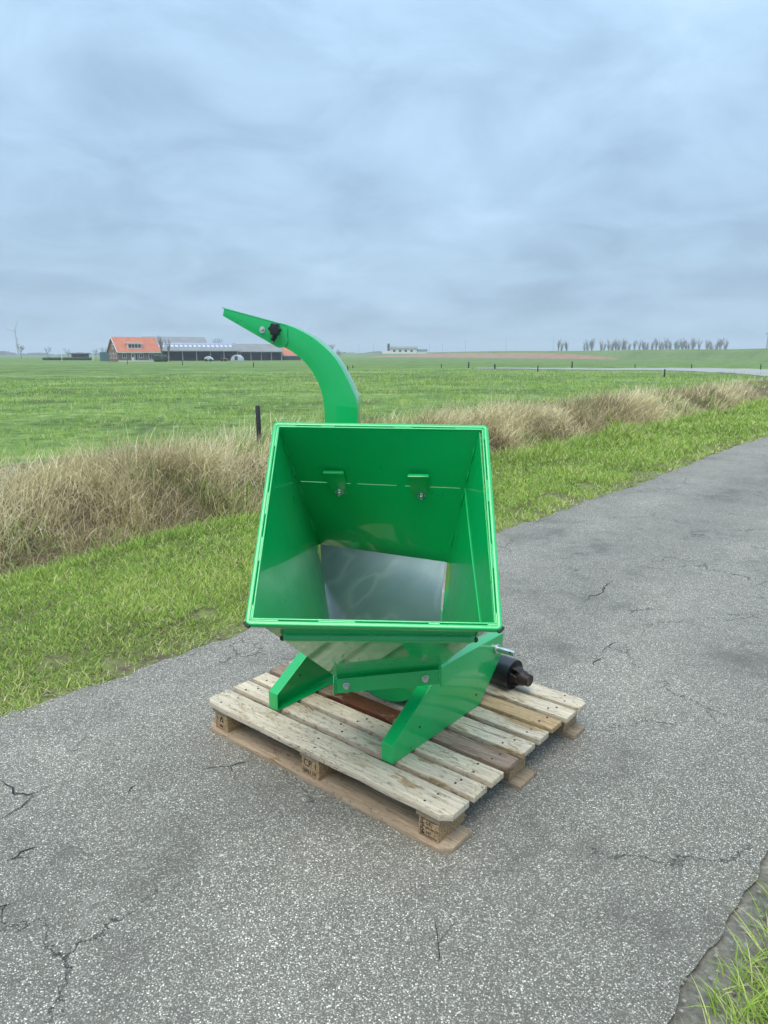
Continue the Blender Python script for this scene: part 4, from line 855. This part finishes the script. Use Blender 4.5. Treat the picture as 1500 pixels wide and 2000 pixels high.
def dome(name, px, Y, w_, hgt, dep, mat, label, cat):
    c_ = at(px, 704, Y); e = empty(name, (c_.x, c_.y, gzw(c_.x, c_.y)), 0, label=label, category=cat); arc = [(w_/2*math.cos(R(a)), 0, hgt*math.sin(R(a))) for a in range(0, 181, 15)]
    obj('cover', prism('cover', arc, (0, dep, 0), True), mat, e); box('base_frame', (-w_/2-.05, -.08, 0), (w_/2+.05, -.01, .35), M_pole, e); box('opening', (-.35, -.05, .36), (.45, -.012, 1.35), M_pane, e); return e
dome('round_topped_tank', 461, 196, 3.0, 1.75, 4, M_greyshed, 'pale round-topped tank trailer standing before the long barn', 'tank')
def cart(name, px, Y, w_, hgt, mat, label):
    c_ = at(px, 704, Y); e = empty(name, (c_.x, c_.y, gzw(c_.x, c_.y)), 0, label=label, category='trailer'); obj('load_box', prism('load_box', [(-w_/2, 0, .55), (-w_/2*.9, 0, hgt*.8), (-w_*.1, 0, hgt), (w_*.3, 0, hgt*.75), (w_/2, 0, .55)], (0, 1.8, 0), False), mat, e)
    for s_ in (-.28, .28): obj('wheel', tube('wheel', [(w_*s_, -.12, .4), (w_*s_, .05, .4)], .4, 14), M_black, e)
cart('farm_trailer', 407, 197, 2.2, 1.5, M_greyshed, 'pale farm trailer parked before the barn, left of the round tank'); cart('farm_trailer', 437, 198, 1.7, 1.0, M_barnwall, 'small reddish farm trailer between pale trailer and round tank')
gc = at(207, 704, 200); e = empty('green_container', (gc.x-1.6, gc.y, gzw(gc.x, gc.y)), 0, label='dark green steel container at the left gable of the farmhouse', category='container'); box('body', (0, 0, .1), (2.6, 5, 2.5), M_greenmet, e); box('door', (.15, -.05, .2), (1.25, -.005, 2.4), M_greenmet, e); box('door', (1.32, -.05, .2), (2.45, -.005, 2.4), M_greenmet, e)
sp_ = at(154, 704, 250); e = empty('field_shed', (sp_.x-2.4, sp_.y, gzw(sp_.x, sp_.y)), 0, label='small dark flat-roofed field shed left of the farm', category='shed'); box('wall', (0, 0, 0), (4.8, 3, 2.1), M_darkshed, e); box('roof', (-.5, -.5, 2.12), (5.3, 3.4, 2.4), M_barnroof, e); box('opening', (1.0, -.04, .9), (1.9, -.005, 1.7), M_pane, e); box('opening', (2.9, -.04, .9), (3.8, -.005, 1.7), M_pane, e)
# white farm on the dike
wp = at(748, 688.5, 430); e = empty('white_farm', (wp.x, wp.y, 1.9), 0, label='white low farm buildings on the dike skyline right of the chute', category='building')
box('wall', (4, 0, 0), (20, 8, 3.0), M_white, e); wr = obj('roof', prism('roof', [(3.2, -.5, 2.9), (3.2, 4, 4.2), (3.2, 8.5, 2.9)], (17.4, 0, 0), False), M_barnroof, e); box('chimney', (2.6, 1, 0), (4.0, 2.4, 5.8), M_darkshed, e); box('side_wing', (-.5, .5, 0), (4, 6, 1.7), M_white, e); box('side_wing', (20.2, 0, 0), (26, 6, 1.6), M_white, e)
for k in range(4): box('window', (6+k*3.4, -.06, 1.0), (7.4+k*3.4, -.01, 2.2), M_pane, e)
obj('wing_roof', prism('wing_roof', [(20, -.4, 1.55), (20, 3, 2.6), (20, 6.4, 1.55)], (6.4, 0, 0), False), M_barndark, e)
# wind turbine
tp_ = at(36, 692, 1000); e = empty('wind_turbine', (tp_.x, tp_.y, -.5), 0, label='pale three-bladed wind turbine on the far left horizon', category='wind turbine')
hub = Vector((-1.5, -1.2, 33)); obj('tower', tube('tower', [(0, 0, 0), (-1.2, 0, 32.5)], [1.2, .7], 12), M_pole, e); obj('nacelle', tube('nacelle', [hub+Vector((0, -.4, 0)), hub+Vector((0, 3.4, 0))], [.9, .8], 10), M_pole, e)
for a in (66, 160, 284): d_ = Vector((math.cos(R(a)), 0, math.sin(R(a)))); obj('blade', tube('blade', [hub, hub+d_*3, hub+d_*15.5], [.45, .62, .14], 6), M_pole, e)
# poles
def pole(px, ytop, ybot, Y, wid, label, mat=M_pole, name='pole', cat='pole', group='thin poles on the skyline', arm=True):
    a, b_ = at(px, ytop, Y), at(px, ybot, Y); e = empty(name, (b_.x, b_.y, b_.z-.6), 0, label=label, category=cat, group=group); hh = a.z-b_.z+.6; obj('shaft', tube('shaft', [(0, 0, 0), (0, 0, hh)], [wid, wid*.6], 8), mat, e)
    if arm: box('head', (-wid*3, -.1, hh-.05), (wid*3, .1, hh+.1), mat, e)
pole(121.5, 690, 707, 220, .11, 'left one of two short white flagpoles beyond the pasture', M_white, 'flagpole', 'flagpole', 'white flagpoles', False); pole(182.5, 678, 705, 215, .10, 'second white flagpole, nearer the farmhouse', M_white, 'flagpole', 'flagpole', 'white flagpoles', False)
for px, yt in ((701, 673), (730, 673), (839, 672), (864, 672), (909, 664), (988, 661), (1080, 658)): pole(px, yt, 690, 460, .09, f'thin lamp pole on the skyline {["just right of the chute", "left of the white farm", "right of the white farm", "second to the right of the white farm", "above the red-brown strip", "second from the right of the group", "rightmost, left of the tree row"][(701, 730, 839, 864, 909, 988, 1080).index(px)]}')
pole(1498, 652, 676, 150, .16, 'tall pale pole at the right edge of the photo behind the dike')
# fence posts
def post(px, ytop, ybot, wid, label, z=None):
    g = onz(px, ybot, -.05 if ybot > 716 else -.3); a = at(px, ytop, g.y); hh = a.z-g.z; e_ = obj('fence_post', tube('fence_post', [(0, 0, -.2), (wid*.2, 0, hh*.5), (wid*.1, 0, hh-wid*.5), (wid*.1, 0, hh)], [wid, wid*.95, wid*.9, wid*.6], 9), M_post, loc=(g.x, g.y, g.z), label=label, category='fence post', group='black fence posts in the pasture'); return e_
np_ = post(506, 792, 880, .042, 'near black fence post with pale twine, left of the hopper above the ditch')
for k, ph in enumerate((0., 2.2)): obj('twine', tube('twine', [(.046*math.cos(ph+z*5.5-1.8), .046*math.sin(ph+z*5.5-1.8), z) for z in np.linspace(.02, .62, 22)], .0028, 5), M_strawbit, np_)
for px, a, b_, lab in ((1297, 721, 738, 'short black fence post above the reed mound at right'), (1117, 706, 719, 'dark thick post beyond the crossing road, centre right'), (1050, 714, 727, 'black fence post just before the crossing road left of the thick post'), (966, 711, 723, 'stout dark post on the far side of the pasture right of the hopper'), (915, 707, 719, 'post with dry weeds at its foot, far pasture'), (862, 711, 719, 'small far post right of the chute, midway to the weedy post'), (689, 713, 719, 'small far post close to the right of the chute'), (679, 714, 725, 'thin far post touching the chute curve'), (1240, 711, 719, 'small dark post beyond the crossing road below the tree row'), (1350, 711, 722, 'dark post beyond the crossing road below the end of the tree row'), (1485, 711, 723, 'rightmost dark fence post beyond the crossing road'), (357, 704, 716, 'far fence post in front of the long barn'), (495, 707, 718, 'far fence post below the side barn'), (249, 703, 711, 'far fence post below the farmhouse front')):
    post(px, a, b_, .085 if px in (1117, 966, 915) else .055, lab)
# haze
hz_m = bpy.data.materials.new('damp_air'); hz_m.use_nodes = True; ht = hz_m.node_tree; ht.nodes.clear()
pv = ht.nodes.new('ShaderNodeVolumePrincipled'); pv.inputs['Color'].default_value = (.86, .95, 1, 1); pv.inputs['Density'].default_value = .00058; pv.inputs['Anisotropy'].default_value = 0.
ho = ht.nodes.new('ShaderNodeOutputMaterial'); ht.links.new(pv.outputs[0], ho.inputs['Volume'])
hv, hf = boxv((-3300, -3300, -2.2), (3300, 4400, 62)); obj('haze', mesh('haze', hv, hf), hz_m, kind='stuff', label='thin damp haze over the polder', category='haze')
